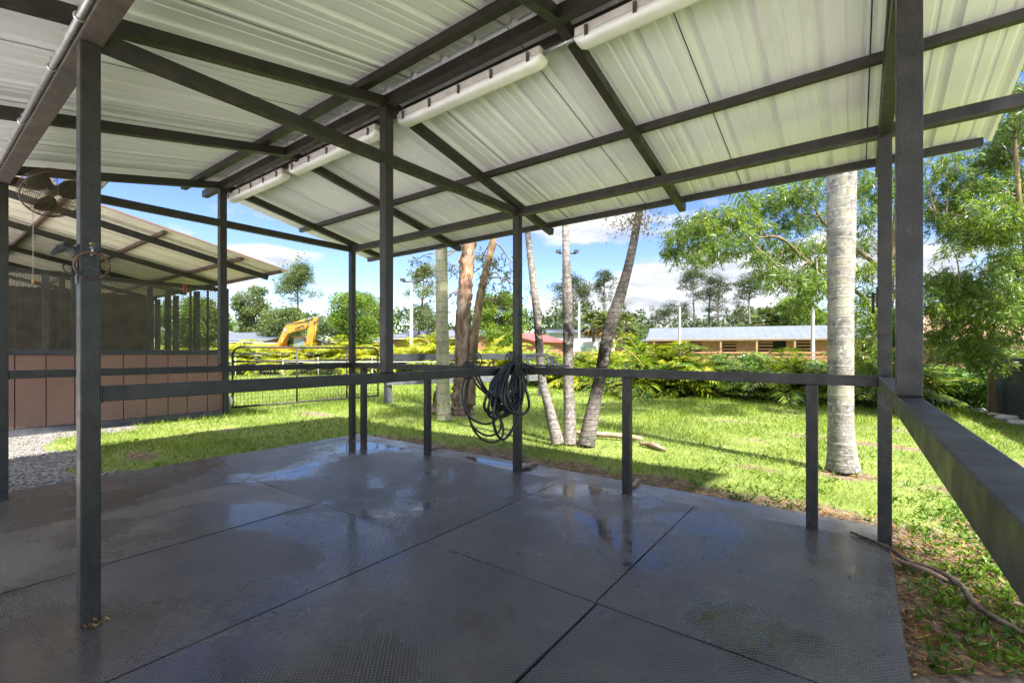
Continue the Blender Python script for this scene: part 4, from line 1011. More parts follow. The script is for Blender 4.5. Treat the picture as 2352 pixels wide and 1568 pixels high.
# gravel stones
x, y, t = scatter(60000, 4, 12, 1.6)
keep = ~inside(x, y, .02) & (rng.uniform(size=len(x)) < gravel_f(x, y)) & (x < -5)
x, y = x[keep], y[keep]; n = len(x); s = rng.uniform(.006, .020, n)
oct_ = np.array([[1, 0, 0], [-1, 0, 0], [0, 1, 0], [0, -1, 0], [0, 0, .7], [0, 0, -.7]])
V = (oct_[None] * rng.uniform(.6, 1.3, (n, 6, 1)) * s[:, None, None] + np.stack([x, y, ground_z(x, y) + s * .3], 1)[:, None]).reshape(-1, 3)
tri = np.array([[0, 2, 4], [2, 1, 4], [1, 3, 4], [3, 0, 4], [2, 0, 5], [1, 2, 5], [3, 1, 5], [0, 3, 5]])
Q = (tri[None] + (np.arange(n) * 6)[:, None, None]).reshape(-1, 3)
tag(fastmesh('gravel', V, Q, surf('gravel_stone', (0.06, 0.055, 0.05), (0.30, 0.285, 0.265), rough=.9, scale=45)), 'pale crushed gravel between the shelter and the stall barn', 'gravel', kind='stuff')
# specks of debris on the mats
n = 260; x = rng.uniform(-5.8, .15, n); y = rng.uniform(.4, 4.0, n); a = rng.uniform(0, 6.28, n)
D = np.stack([np.cos(a), np.sin(a), np.full(n, .06)], 1)
Vg, Qg = leaves(np.stack([x, y, np.full(n, .005)], 1), nrm(D), rng.uniform(.006, .028, n), rng.uniform(.003, .009, n), mid=.5, fold=.3)
tag(fastmesh('debris', Vg, Qg, MT['straw']), 'tiny specks of leaf and bark scattered on the wet mats', 'debris', kind='stuff')
n = 34; x = XM + .06 + rng.normal(0, .018, n); y = .49 + YN - .5 + rng.normal(.03, .03, n); a = rng.uniform(0, 6.28, n)
Vg, Qg = leaves(np.stack([x, y, rng.uniform(.002, .04, n)], 1), nrm(np.stack([np.cos(a), np.sin(a), rng.uniform(-.2, .9, n)], 1)), rng.uniform(.015, .04, n), rng.uniform(.006, .014, n), mid=.5, fold=.4)
tag(fastmesh('dead_leaves', Vg, Qg, MT['straw']), 'small heap of dead leaves caught at the foot of the near left post', 'leaves', kind='stuff')

# logs, sticks, root, stones
def stick(name, pts, r, mat, label, c, group=None, n=9):
    o = Geo().tube(spline(pts, 6), np.interp(np.linspace(0, 1, (len(pts) - 1) * 6 + 1), np.linspace(0, 1, len(r)), r), n).obj(name, mat)
    V = np.empty(len(o.data.vertices) * 3, np.float32); o.data.vertices.foreach_get('co', V); V = V.reshape(-1, 3)
    V += rng.normal(0, np.mean(r) * (.20 if name == 'tree_root' else .09), V.shape); o.data.vertices.foreach_set('co', V.ravel()); o.data.update()
    return tag(recentre(o), label, c, group)
P3 = lambda px_, py_, dz=0: (fl(px_, py_)[0], fl(px_, py_)[1], dz)
stick('log', [P3(1322, 996, .02), P3(1362, 999, .02), P3(1420, 1003, .02), P3(1473, 1007, .0)], [.035, .045, .043, .036], MT['log'], 'pale dead log lying on the grass behind the leaning palms', 'log', 'dead wood on the lawn')
stick('log', [P3(1470, 1016, -.01), P3(1500, 1022, .0), P3(1528, 1030, -.02)], [.02, .048, .018], MT['log'], 'short broken piece of rotten log, right of the long log', 'log', 'dead wood on the lawn')
stick('stick', [P3(1196, 1076, 0.0), P3(1214, 1070, .01), P3(1232, 1064, .01)], [.020, .022, .020], MT['stick'], 'short brown stick at the foot of the hose post', 'stick', 'sticks at the edge of the slab')
stick('stick', [P3(1452, 1118, 0.0), P3(1460, 1110, .01), P3(1466, 1102, .01)], [.018, .020, .018], MT['stick'], 'short brown stick beside the short rail post right of the hose', 'stick', 'sticks at the edge of the slab')
stick('stick', [P3(990, 1032, 0.0), P3(1005, 1030, .01), P3(1022, 1026, .01)], [.014, .017, .014], MT['stick'], 'short stick at the foot of the rail post left of the hose', 'stick', 'sticks at the edge of the slab')
stick('tree_root', [(-.02, 4.06, .01), (.16, 3.90, .016), (.28, 3.74, .0), (.40, 3.66, .005), (.47, 3.50, .012), (.50, 3.30, .0), (.62, 3.14, -.01), (.80, 3.02, -.03)], [.008, .010, .013, .015, .016, .015, .012, .008], MT['root'], 'knobbly grey tree root winding over the leaf litter from the right mat corner', 'root')
stick('stick', [(.22, 3.72, .0), (.34, 3.62, .012), (.45, 3.56, -.01)], [.012, .015, .010], MT['stick'], 'reddish bare stick lying beside the grey root', 'stick')
for k, (pxx, pyy, s) in enumerate(((2243, 938, .14), (2262, 944, .17), (2290, 950, .15), (2318, 958, .2), (2345, 968, .17), (2120, 925, .13), (2095, 912, .16))):
    X_, Y_, _d = fl(pxx, pyy)
    bm = bmesh.new(); bmesh.ops.create_icosphere(bm, subdivisions=2, radius=s)
    for v_ in bm.verts: v_.co *= 1 + .22 * math.sin(v_.co.x * 19 + k) * math.cos(v_.co.y * 23 + 2 * k); v_.co.z *= .38
    o = bmobj('edging_stone', bm, MT['stone'], smooth=True); o.location = (X_, Y_, -.03); o.rotation_euler = (0, 0, k * 1.3)
    tag(o, 'flat pale edging stone in the bed below the plank fence and shrubs', 'stone', 'pale stones edging the right bed')

# ================================================================ buildings far off
def far_barn(name, label, c, px0, d0, px1, d1, ze, zr_, depth, wallm, roofm, feats=None, overhang=.5, group=None):
    a, b = np.array(at(px0, d0)), np.array(at(px1, d1)); L = np.linalg.norm(b - a); m = (a + b) / 2
    rz = math.atan2(b[1] - a[1], b[0] - a[0])
    t = thing(name, label, c, (m[0], m[1], -.05), rz, group); h = L / 2
    bm = bmesh.new(); addbox(bm, -h, h, 0, depth, 0, ze)
    for x in (-h, h):
        v_ = [bm.verts.new(p_) for p_ in ((x - .0, .02, ze), (x - .0, depth - .02, ze), (x - .0, depth / 2, zr_ - .1))]
        bm.faces.new(v_)
    bmobj('wall', bm, wallm, t)
    bm = bmesh.new(); o = overhang; sl = (zr_ - ze) / (depth / 2); zo = ze - sl * o
    for (y0, z0, y1, z1) in ((-o, zo, depth / 2, zr_), (depth + o, zo, depth / 2, zr_)):
        vs = [bm.verts.new(p_) for p_ in ((-h - .4, y0, z0), (h + .4, y0, z0), (h + .4, y1, z1), (-h - .4, y1, z1), (-h - .4, y0, z0 + .12), (h + .4, y0, z0 + .12), (h + .4, y1, z1 + .12), (-h - .4, y1, z1 + .12))]
        for f_ in ((0, 3, 2, 1), (4, 5, 6, 7), (0, 1, 5, 4), (1, 2, 6, 5), (2, 3, 7, 6), (3, 0, 4, 7)): bm.faces.new([vs[i] for i in f_])
    # standing ribs
    x = -h
    while x < h:
        addbeam(bm, (x, -o, zo + .13), (x, depth / 2, zr_ + .125), .05, .025); x += 1.0
    bmobj('roof', bm, roofm, t)
    if feats: feats(t, h, ze, zr_, depth)
    return t
def long_feats(t, h, ze, zr_, depth):
    x = -h + .8; k = 0
    while x < h - 6:
        w_ = 4.3
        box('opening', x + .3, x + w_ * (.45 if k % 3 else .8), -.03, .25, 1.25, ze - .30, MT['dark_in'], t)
        for z in (1.5, 1.95, 2.35): box('slat', x + .3, x + w_ * (.45 if k % 2 else .8), -.06, -.032, z, z + .2, MT['plank'], t)
        box('post', x - .11, x + .11, -.85, -.63, 0, ze - .06, MT['newwood'], t)
        x += w_; k += 1
    box('eave_board', -h, h, -.90, -.78, ze - .30, ze - .04, MT['newwood'], t)
far_barn('long_barn', 'long open stable barn with silver roof and brown slatted stalls', 'barn', 1490, 66, 2010, 56, 3.0, 4.75, 11, MT['plank'], MT['metalroof'], long_feats, 0.9)
def win_feats(t, h, ze, zr_, depth):
    for x in (-h * .5, h * .2): box('door', x, x + 2.2, -.04, .1, 0, 2.2, MT['barnwood'], t)
    box('eave_board', -h, h, -.5, -.42, ze - .22, ze - .04, MT['greywall'], t)
far_barn('brown_barn', 'brown plank barn with a silver roof seen behind the palm trunk and paperbark', 'barn', 905, 52, 1092, 50, 2.9, 3.75, 9, MT['plank'], MT['metalroof'], win_feats)
far_barn('brown_barn', 'brown barn with a silver roof behind the excavator, left of it', 'barn', 395, 56, 612, 52, 2.55, 3.6, 9, MT['plank'], MT['metalroof'], win_feats)
far_barn('brown_barn', 'low barn whose pale eave shows just right of the excavator', 'barn', 766, 60, 880, 58, 2.7, 3.4, 9, MT['plank'], MT['metalroof'], win_feats)
far_barn('red_barn', 'brown building with a red metal roof behind the leaning palms', 'barn', 1225, 52, 1304, 60, 2.5, 3.6, 9, MT['plank'], MT['redroof'], None)
def grey_feats(t, h, ze, zr_, depth):
    box('door', -h * .1, h * .25, -.04, .1, 0, 3.0, MT['machine_grey'], t); box('door', h * .45, h * .7, -.04, .1, 0, 3.0, MT['machine_grey'], t)
far_barn('metal_building', 'tall grey metal building behind the red roof', 'building', 1262, 74, 1388, 74, 4.3, 5.0, 12, MT['greywall'], MT['metalroof'], grey_feats)
far_barn('low_shed', 'low pale roofed shed at the left end of the long barn', 'shed', 1440, 72, 1482, 72, 2.6, 3.6, 8, MT['plank'], MT['metalroof'], None)
far_barn('tan_barn', 'tan roofed wooden barn partly hidden by the drooping tree at the right', 'barn', 2130, 34, 2520, 30, 2.2, 4.2, 9, MT['plank'], MT['tanroof'], win_feats)
# paddock fence before the long barn
def paddock(px0, d0, px1, d1, label, n=9):
    a, b = np.array(at(px0, d0)), np.array(at(px1, d1))
    pts = [tuple(a + (b - a) * k / (n - 1)) for k in range(n)]
    board_fence(label, pts, [(.35, .16, None), (.75, .16, None), (1.15, .16, None)], MT['plank'], MT['newwood'], .14, 1.3, None, .04)
paddock(1480, 46, 2020, 42, 'brown three board paddock fence in front of the long barn', 10)
paddock(1225, 44, 1420, 45, 'brown three board paddock fence in front of the white trailer', 5)
# white trailer
X_, Y_ = at(1356, 60); t = thing('camper_trailer', 'white camper trailer with dark windows parked behind the leaning palms', 'trailer', (X_, Y_, 0), YAW)
prism('body', [(-2.4, .5), (2.1, .5), (2.5, 1.0), (2.5, 2.1), (2.2, 2.5), (-2.2, 2.5), (-2.5, 2.1)], -1.1, 1.1, MT['offwhite'], t, .03)
for x in (-1.6, -.2, 1.1): box('window', x, x + .75, -1.125, -1.09, 1.45, 2.0, MT['cabglass'], t)
box('stripe', -2.3, 2.2, -1.118, -1.102, 1.05, 1.18, MT['machine_grey'], t)
for x in (-.45, .45):
    g = Geo(); g.tube([(x, -1.05, .33), (x, -.8, .33)], .33, 18); g.obj('wheel', MT['machine_dark'], t)
# light poles
def light_pole(px_, d, ytop, label):
    x, y = at(px_, d); h = zat(ytop, d)
    t = thing('light_pole', label, 'light pole', (x, y, 0), YAW, 'arena light poles')
    prism('pole', [(-.15, -.1), (.15, -.1), (.10, h - .1), (-.10, h - .1)], -.13, .13, MT['concpole'], t)
    box('cross_arm', -.75, .75, -.06, .06, h - .1, h + .02, MT['darkmetal'], t)
    for s in (-1, 1): prism('floodlight', [(s * .55, h + .02), (s * .95, h + .02), (s * 1.0, h + .22), (s * .6, h + .26)], -.25, .25, MT['darkmetal'], t)
light_pole(945, 41, 646, 'tall white light pole left of the mossy palm trunk')
light_pole(1330, 55, 690, 'white light pole between the middle and right leaning palms')
light_pole(1303, 40, 581, 'light pole almost hidden behind the middle leaning palm, lamps showing each side')
light_pole(1561, 52, 702, 'white light pole in front of the left part of the long barn')
light_pole(1867, 48, 690, 'thin white light pole in front of the long barn beside the big palm trunk')

# ---------------------------------------------------------------- excavator
D_ = 45.0; X_, Y_ = at(672, D_)
ex = thing('excavator', 'yellow excavator with raised bent boom working beyond the palm hedge', 'excavator', (X_, Y_, 0), YAW)
S_ = .00341
def E2(cx_, cy_): return ((cx_ - 760) * S_, 1.78 + (1310 - cy_) * S_)
boom = prism('boom', [E2(*q) for q in ((250, 1480), (330, 1310), (455, 1020), (560, 775), (640, 705), (900, 690), (1160, 655), (1235, 672), (1245, 760), (1150, 800), (980, 845), (800, 900), (660, 945), (560, 1130), (460, 1330), (400, 1480))], -.32, .32, MT['yellow'], ex, .03)
tx = bpy.data.curves.new('lettering', 'FONT'); tx.body = 'KOMATSU'; tx.size = .34; tx.extrude = .006; tx.align_x = 'CENTER'; tx.align_y = 'CENTER'
tx.offset = .008
to = bpy.data.objects.new('lettering', tx); COL.objects.link(to); tx.materials.append(MT['ink'])
dg = bpy.context.evaluated_depsgraph_get(); tme = bpy.data.meshes.new_from_object(to.evaluated_get(dg)); bpy.data.objects.remove(to)
to = link(bpy.data.objects.new('lettering', tme), boom); to.scale = (.62, 1.0, 1.0)
cx_, cz_ = E2(1010, 780); to.location = (cx_, -.335, cz_); to.rotation_euler = (R(90), R(-19), 0)
prism('stick', [E2(*q) for q in ((1235, 735), (1335, 475), (1380, 462), (1478, 520), (1470, 590), (1405, 900), (1345, 1310), (1320, 1500), (1150, 1500), (1170, 1310), (1220, 900))], -.22, .22, MT['yellow'], ex, .03)
def cyl(name, a, b, r, m, y=0.0): 
    (x0, z0), (x1, z1) = E2(*a), E2(*b); return Geo().tube([(x0, y, z0), (x1, y, z1)], r, 12).obj(name, m, ex)
cyl('arm_cylinder', (770, 670), (1130, 560), .12, MT['yellow']); cyl('cylinder_rod', (1130, 560), (1350, 490), .06, MT['chrome'])
for yy_ in (-.42, .42): cyl('boom_cylinder', (470, 1330), (560, 1060), .11, MT['yellow'], yy_); cyl('cylinder_rod', (560, 1060), (625, 810), .06, MT['chrome'], yy_)
for k_ in range(3):
    g = Geo(); P_ = [E2(330 + 18 * k_, 1330), E2(520 + 8 * k_, 800), E2(625, 690 - 12 * k_), E2(900, 672 - 10 * k_), E2(1180, 640 - 14 * k_), E2(1330, 560 - 20 * k_)]
    g.tube(spline([(x_, -.1 + .1 * k_, z_) for x_, z_ in P_], 5), .028, 5); g.obj('hydraulic_hose', MT['machine_dark'], ex)
for q in ((620, 810), (1240, 730), (1360, 500), (1440, 610)): (x_, z_) = E2(*q); Geo().tube([(x_, -.37, z_), (x_, .37, z_)], .09, 12).obj('pin', MT['machine_dark'], ex)
cyl('bucket_cylinder', (1440, 620), (1370, 1250), .09, MT['yellow'], 0)
prism('bucket', [E2(*q) for q in ((1120, 1490), (1350, 1490), (1390, 1640), (1290, 1780), (1120, 1800), (1010, 1700))], -.55, .55, MT['machine_dark'], ex, .03)
prism('cab', [(-.15, 1.2), (1.05, 1.2), (1.12, 1.7), (.85, 2.72), (.75, 2.8), (-.15, 2.8)], .45, 1.5, MT['yellow'], ex, .03)
prism('cab_window', [(-.05, 1.45), (.95, 1.45), (1.0, 1.75), (.78, 2.62), (-.05, 2.62)], .425, .449, MT['cabglass'], ex)
prism('front_window', [(1.06, 1.3), (1.14, 1.7), (.90, 2.62), (.86, 2.62), (1.0, 1.7)], .55, 1.4, MT['cabglass'], ex)
prism('body', [(-3.6, .95), (.2, .95), (.2, 1.55), (-1.0, 1.62), (-1.2, 1.95), (-3.3, 1.95), (-3.65, 1.6)], -1.3, 1.3, MT['yellow'], ex, .05)
box('engine_cover', -3.2, -1.3, -1.2, 1.2, 1.955, 2.10, MT['machine_grey'], ex, bevel=.04)
for s in (-1.25, .75):
    prism('track', [(-2.6, .1), (-2.3, -.05), (1.3, -.05), (1.6, .1), (1.65, .5), (1.35, .82), (-2.35, .82), (-2.65, .5)], s, s + .5, MT['machine_dark'], ex, .04)

# ================================================================ plants
def frond(base, az, lean, L, nl, ll, lw, g, droop=.55, vee=.35, seg=2):
    """pinnate frond: rachis polyline and leaflet quads"""
    tt = np.linspace(0, 1, 10)
    out = np.array([math.cos(az), math.sin(az), 0.0])
    r = L * (math.sin(lean) * tt + droop * .45 * tt ** 2); z = L * (math.cos(lean) * tt - droop * tt ** 2.2)
    P = np.array(base) + r[:, None] * out + z[:, None] * np.array([0, 0, 1.0])
    T = np.gradient(P, axis=0); T = nrm(T)
    s = np.linspace(.16, .99, nl)
    Pi = np.stack([np.interp(s, tt, P[:, k]) for k in range(3)], 1); Ti = nrm(np.stack([np.interp(s, tt, T[:, k]) for k in range(3)], 1))
    side = nrm(np.cross(Ti, [0, 0, 1.0])); upv = np.cross(side, Ti)
    prof = np.sin(np.pi * np.clip(.18 + .80 * s, 0, 1)) ** .6
    quads = []
    for sg in (-1, 1):
        d = nrm(side * sg * (.85 + g.normal(0, .07, (nl, 1))) + Ti * (.62 + g.normal(0, .07, (nl, 1))) + upv * vee + g.normal(0, .06, (nl, 3)))
        lens = ll * prof * g.uniform(.85, 1.1, nl)
        nrmv = nrm(np.cross(d, Ti)); wv_ = nrm(np.cross(nrmv, d)) * lw * .5
        m1 = Pi + d * lens[:, None] * .45; tip = Pi + nrm(d + [0, 0, -.42]) * lens[:, None]
        V = np.stack([Pi, m1 + wv_, tip, m1 - wv_], 1).reshape(-1, 3)
        quads.append((V, np.arange(nl * 4).reshape(nl, 4)))
    return P, cat(quads)
def areca_mesh(seed, n, h, ll=.42, lw=.034, nl=26):
    g = np.random.default_rng(seed); parts, canes = [], Geo()
    for k in range(n):
        az = g.uniform(0, 6.28); q = (k + .5) / n; lean = R(6) + R(62) * q ** .9 * g.uniform(.8, 1.15)
        b = np.array([g.normal(0, .13), g.normal(0, .13), g.uniform(0, .35) * h * .5])
        P, qd = frond(b, az, lean, h * g.uniform(.75, 1.08) * (1 - .12 * q), nl, ll * g.uniform(.85, 1.1), lw, g, g.uniform(.30, .62))
        parts.append(qd); canes.tube(P[::2], [.014, .012, .009, .006, .004], 5)
    return cat(parts), canes
def clump(name, mesh, mats, label, c, loc, rz, s, group):
    (V, Q), canes = mesh
    t = thing(name, label, c, loc, rz, group); t.scale = (s, s, s)
    fastmesh('fronds', V, Q, mats[0], t); canes.obj('cane', mats[1], t); return t
AV = [clump('areca_palm', areca_mesh(40 + k, 34, 1.55), (MT['areca'] if k < 3 else MT['areca_g'], MT['cane']), None, 'palm', (0, 0, -50), 0, 1, None) for k in range(6)]
ar = np.random.default_rng(11); used = set()
def areca(px_, d, h, var, label, group):
    x, y = at(px_, d); s = h / 1.6
    if var not in used: o = AV[var]; used.add(var); fresh = True
    else:
        o = AV[var].copy(); COL.objects.link(o)
        for ch in AV[var].children: cc = ch.copy(); cc.parent = o; COL.objects.link(cc)
    o.location = (x, y, -.06); o.rotation_euler = (0, 0, ar.uniform(0, 6.28)); o.scale = (s * ar.uniform(.95, 1.15), s * ar.uniform(.95, 1.15), s)
    tag(o, label, 'palm', group)
GA, GB, GC = 'yellow areca palms of the hedge beyond the gate', 'yellow areca palms behind the leaning palm trunks', 'areca palms of the right hedge'
for k, (px_, h) in enumerate(((350, 2.0), (395, 2.0), (440, 2.1), (485, 1.9), (530, 2.25), (566, 1.9), (598, 1.8), (630, 1.75), (660, 1.7), (692, 1.7), (722, 1.75), (755, 1.95), (790, 2.1), (828, 2.0), (862, 2.05), (900, 1.95), (938, 2.25), (972, 2.05), (1005, 2.15), (1045, 2.0), (1085, 1.9), (1125, 1.95), (1160, 1.85))):
    d = 27.0 - max(0, (px_ - 800)) * .017 + ar.uniform(-.6, .6)
    areca(px_, d, h * 1.38, k % 3, 'yellow green areca palm in the hedge beyond the gate and board fence', GA)
for k, (px_, d, h) in enumerate(((1208, 20.5, 1.9), (1232, 19.5, 2.0), (1262, 19, 1.75), (1290, 18.5, 1.8), (1322, 18, 1.8), (1352, 17.5, 1.75), (1385, 17, 2.1), (1418, 16.5, 1.8), (1248, 17.5, 1.3), (1338, 16.5, 1.3), (1300, 17.2, 1.25), (1402, 15.6, 1.4))):
    areca(px_, d, h * 1.12, (0, 3, 1, 4, 2, 5)[k % 6], 'yellow green areca palm in the hedge seen between the leaning palm trunks', GB)
for px_, d, h, v, l in ((1448, 15.2, 1.75, 3, 'bushy yellow green areca palm just right of the rightmost leaning trunk'),
                        (1502, 14.3, 2.45, 3, 'tallest yellow green areca palm left of the long barn'),
                        (1545, 14.4, 2.0, 0, 'yellow areca palm below the left light pole of the long barn'),
                        (1590, 13.9, 1.7, 3, 'green areca palm with arching fronds left of the broad leaved shrubs'),
                        (1478, 13.7, 1.3, 2, 'low areca palm with pale dry fronds at its foot'),
                        (1650, 13.6, 1.25, 4, 'low green areca palm in front of the broad leaved shrubs'),
                        (1715, 13.0, 1.3, 5, 'low green areca palm with dry canes midway along the hedge'),
                        (1788, 12.6, 2.0, 4, 'tall dark green areca palm with one frond arching over the barn roof'),
                        (1842, 12.6, 1.45, 5, 'green areca palm left of the big palm trunk'),
                        (1885, 12.4, 1.4, 3, 'green areca palm partly hidden by the big palm trunk'),
                        (1985, 11.6, 2.0, 4, 'green areca palm right of the big palm trunk below the drooping tree'),
                        (2052, 11.4, 1.7, 5, 'green areca palm seen between the two right posts')):
    areca(px_, d, h * 1.06, v, l, GC)
# broad leaved shrubs
def shrub(px_, d, w_, h, n, label, mat='vine', ls=.10, seed=0, group=None, name='shrub'):
    g = np.random.default_rng(seed + 900); x, y = at(px_, d)
    c = g.normal(0, 1, (n // 22, 3)); c = nrm(c) * g.uniform(.35, 1, (len(c), 1)) ** .5 * [w_, w_, h * .5]; c[:, 2] = c[:, 2] + h * .5
    P = (c[:, None] + g.normal(0, .10, (len(c), 22, 3))).reshape(-1, 3); P[:, 2] = np.clip(P[:, 2], .02, None)
    D = nrm(P * [1, 1, .3] + g.normal(0, .55, P.shape) + [0, 0, -.15])
    V, Q = leaves(P, D, g.uniform(.7, 1.3, len(P)) * ls, g.uniform(.7, 1.2, len(P)) * ls * .62, g, .45, .2)
    t = thing(name, label, 'shrub', (x, y, -.05), 0, group); fastmesh('foliage', V, Q, MT[mat], t)
    gg = Geo()
    for k in range(7): e = c[k % len(c)]; gg.tube(spline([(0, 0, 0), (e[0] * .3, e[1] * .3, e[2] * .5), tuple(e)], 4), .012, 5)
    gg.obj('stem', MT['twig'], t)
GS = 'broad leaved shrubs in the right hedge'
for k, (px_, d, w_, h, l) in enumerate(((1655, 15.0, .85, 1.30, 'dark broad leaved shrub at the left end of the shrub row before the long barn'),
                                        (1712, 14.9, .85, 1.22, 'dark glossy shrub second from the left in front of the paddock fence'),
                                        (1770, 14.7, .8, 1.10, 'dark glossy shrub behind the tall green areca palm'),
                                        (1826, 14.3, .8, 1.05, 'dark glossy shrub below the thin light pole'),
                                        (1880, 14.0, .8, 1.02, 'dark glossy shrub behind the big palm trunk'),
                                        (2185, 11.2, .75, .95, 'round dense shrub at the foot of the drooping tree, left of the bare post'),
                                        (2235, 10.9, .65, .90, 'dense leafy shrub touching the bare wooden post'),
                                        (2125, 11.8, .75, 1.0, 'leafy shrub seen between the right king post and corner post'))):
    shrub(px_, d, w_, h, 1500, l, 'vine', .11, k, GS)

# palms with a crown of long fronds
def palm(name, label, pts, rads, mat, crown_n, crown_L, seed, group=None, shaft=.9, bloom=None, sag=(.5, .85), n=20):
    g = np.random.default_rng(seed); P = spline(pts, 10); rr = np.interp(np.linspace(0, 1, len(P)), np.linspace(0, 1, len(rads)), rads)
    P2 = spline(pts, 40); r2 = np.interp(np.linspace(0, 1, len(P2)), np.linspace(0, 1, len(rads)), rads)
    r2 = r2 * (1 + .006 * np.sin(P2[:, 2] * 37 + seed) + .010 * g.normal(size=len(P2)))
    t = wthing(name, label, 'palm', tuple(pts[0]), group)
    Geo().tube(P2, r2, n).obj('trunk', mat, t)
    top = P[-1]; dirn = nrm(P[-1] - P[-3])
    Geo().tube([top, top + dirn * shaft * .5, top + dirn * shaft], [rads[-1] * 1.15, rads[-1] * 1.1, rads[-1] * .5], 12).obj('crown_shaft', MT['palmleaf'], t)
    c = top + dirn * shaft; parts, rach = [], Geo()
    for k in range(crown_n):
        q = (k + .5) / crown_n
        Pq, qd = frond(c, k * 2.4 + g.uniform(-.3, .3), R(12) + R(72) * q, crown_L * g.uniform(.85, 1.1), 44, .52, .035, g, g.uniform(*sag), .15)
        parts.append(qd); rach.tube(Pq[::2], [.03, .024, .018, .011, .006], 6)
    V, Q = cat(parts); cr = fastmesh('crown', V, Q, MT['palmleaf'], t); rach.obj('frond_stalk', MT['palmleaf'], cr)
    if bloom:
        bp, n_, s_ = bloom; Pb = np.array(bp) + g.normal(0, 1, (n_, 3)) * s_
        V, Q = leaves(Pb, nrm(g.normal(0, .5, (n_, 3)) + [0, 0, -.5]), g.uniform(.03, .08, n_), .02, g); tag(fastmesh('dry_bloom', V, Q, MT['drybloom'], t), kind='stuff')
    return t
def pl(px_, py_, d): x, y = at(px_, d); return (x, y, zat(py_, d))
GP = 'slim leaning palms growing from one spot'
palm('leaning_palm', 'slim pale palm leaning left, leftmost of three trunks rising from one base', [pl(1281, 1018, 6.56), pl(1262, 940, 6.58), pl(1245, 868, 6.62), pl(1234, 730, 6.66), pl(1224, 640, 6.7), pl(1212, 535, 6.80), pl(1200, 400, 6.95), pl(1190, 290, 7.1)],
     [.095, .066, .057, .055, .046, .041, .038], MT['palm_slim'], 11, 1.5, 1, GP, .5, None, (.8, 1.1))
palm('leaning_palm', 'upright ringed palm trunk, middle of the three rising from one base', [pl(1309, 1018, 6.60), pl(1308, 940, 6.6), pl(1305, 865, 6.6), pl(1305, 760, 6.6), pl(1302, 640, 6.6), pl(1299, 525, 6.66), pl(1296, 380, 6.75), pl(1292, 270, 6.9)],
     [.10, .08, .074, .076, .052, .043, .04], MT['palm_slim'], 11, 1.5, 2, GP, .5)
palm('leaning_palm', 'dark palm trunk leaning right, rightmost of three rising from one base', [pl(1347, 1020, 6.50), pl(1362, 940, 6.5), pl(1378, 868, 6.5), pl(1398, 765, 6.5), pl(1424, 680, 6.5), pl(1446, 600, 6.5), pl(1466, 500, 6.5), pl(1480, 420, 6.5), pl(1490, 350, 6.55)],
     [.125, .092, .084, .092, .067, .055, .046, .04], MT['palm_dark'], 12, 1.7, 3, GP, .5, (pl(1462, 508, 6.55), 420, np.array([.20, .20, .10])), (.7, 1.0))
palm('mossy_palm', 'straight mossy green palm trunk beside the peeling paperbark', [pl(1020, 964, 8.9), pl(1018, 900, 8.9), pl(1016, 760, 8.9), pl(1014, 580, 8.9), (at(1012, 8.9)[0], at(1012, 8.9)[1], 6.6)], [.150, .125, .124, .115, .10], MT['palm_moss'], 13, 2.2, 4)
palm('royal_palm', 'thick grey royal palm trunk with pale lichen between the right posts and leaning palms', [pl(1936, 1078, 5.1), pl(1934, 1040, 5.1), pl(1931, 960, 5.1), pl(1931, 700, 5.1), pl(1933, 400, 5.1), (at(1934, 5.1)[0], at(1934, 5.1)[1], 6.8)], [.165, .140, .122, .123, .139, .125], MT['royal'], 14, 2.6, 5, None, 1.3, None, (.5, .85), 28)

# trees: skeleton of tapered limbs and a crown of leaf clumps
def limb(g, a, b, bow=.12, n=6):
    a, b = np.array(a, float), np.array(b, float); L = np.linalg.norm(b - a)
    m1 = a + (b - a) * .35 + g.normal(0, bow * .5, 3) * L + [0, 0, bow * L * .5]; m2 = a + (b - a) * .7 + g.normal(0, bow * .5, 3) * L + [0, 0, bow * L * .3]
    return spline([a, m1, m2, b], 4)
def tree(name, label, px_, d, ytop, ycrown, hw, leaf, bark, n, ls, seed, group=None, tr=None, blobs=16, flat=.75, lean=0.0, cat_='tree', blobr=None, droop=-.1, wl=.5):
    n = int(n * 1.9); ls *= .80; g = np.random.default_rng(seed); x, y = at(px_, d); H = zat(ytop, d); hc = zat(ycrown, d); w_ = hw / F * d
    t = thing(name, label, cat_, (x, y, -.1), 0, group); tr = tr or max(.12, H * .022)
    fork = np.array([lean * H * .3, lean * H * .15, hc + (H - hc) * .25])
    gg = Geo(); P = limb(g, (0, 0, 0), fork, .05); gg.tube(P, np.linspace(tr * 1.15, tr * .6, len(P)), 8)
    c0 = np.array([lean * H * .4, lean * H * .2, (H + hc) / 2]); C = []
    for k in range(blobs):
        v = nrm(g.normal(size=3)); v = v * g.uniform(.45, 1.0) ** .6 * .86
        C.append(c0 + v * [w_, w_, (H - hc) / 2])
    C = np.array(C)
    for k in range(blobs):
        s0 = P[int(len(P) * g.uniform(.55, .98))]; q = limb(g, s0, C[k], .14); gg.tube(q, np.linspace(tr * .32, tr * .06, len(q)), 5)
    gg.obj('trunk', bark, t)
    br = blobr or w_ * .34
    cnt = n // blobs; base = np.repeat(C, cnt, 0); off = g.normal(size=(len(base), 3)); off = nrm(off) * (g.uniform(0, 1, (len(base), 1)) ** .45) * br * [1, 1, flat] * g.uniform(.6, 1.25, (blobs, 1)).repeat(cnt, 0)
    Pp = base + off; Dd = nrm(off / (br + 1e-6) * .7 + g.normal(0, .6, off.shape) + [0, 0, droop])
    V, Q = leaves(Pp, Dd, g.uniform(.7, 1.3, len(Pp)) * ls, g.uniform(.7, 1.2, len(Pp)) * ls * wl, g, .45, .2)
    fastmesh('crown', V, Q, leaf, t); return t
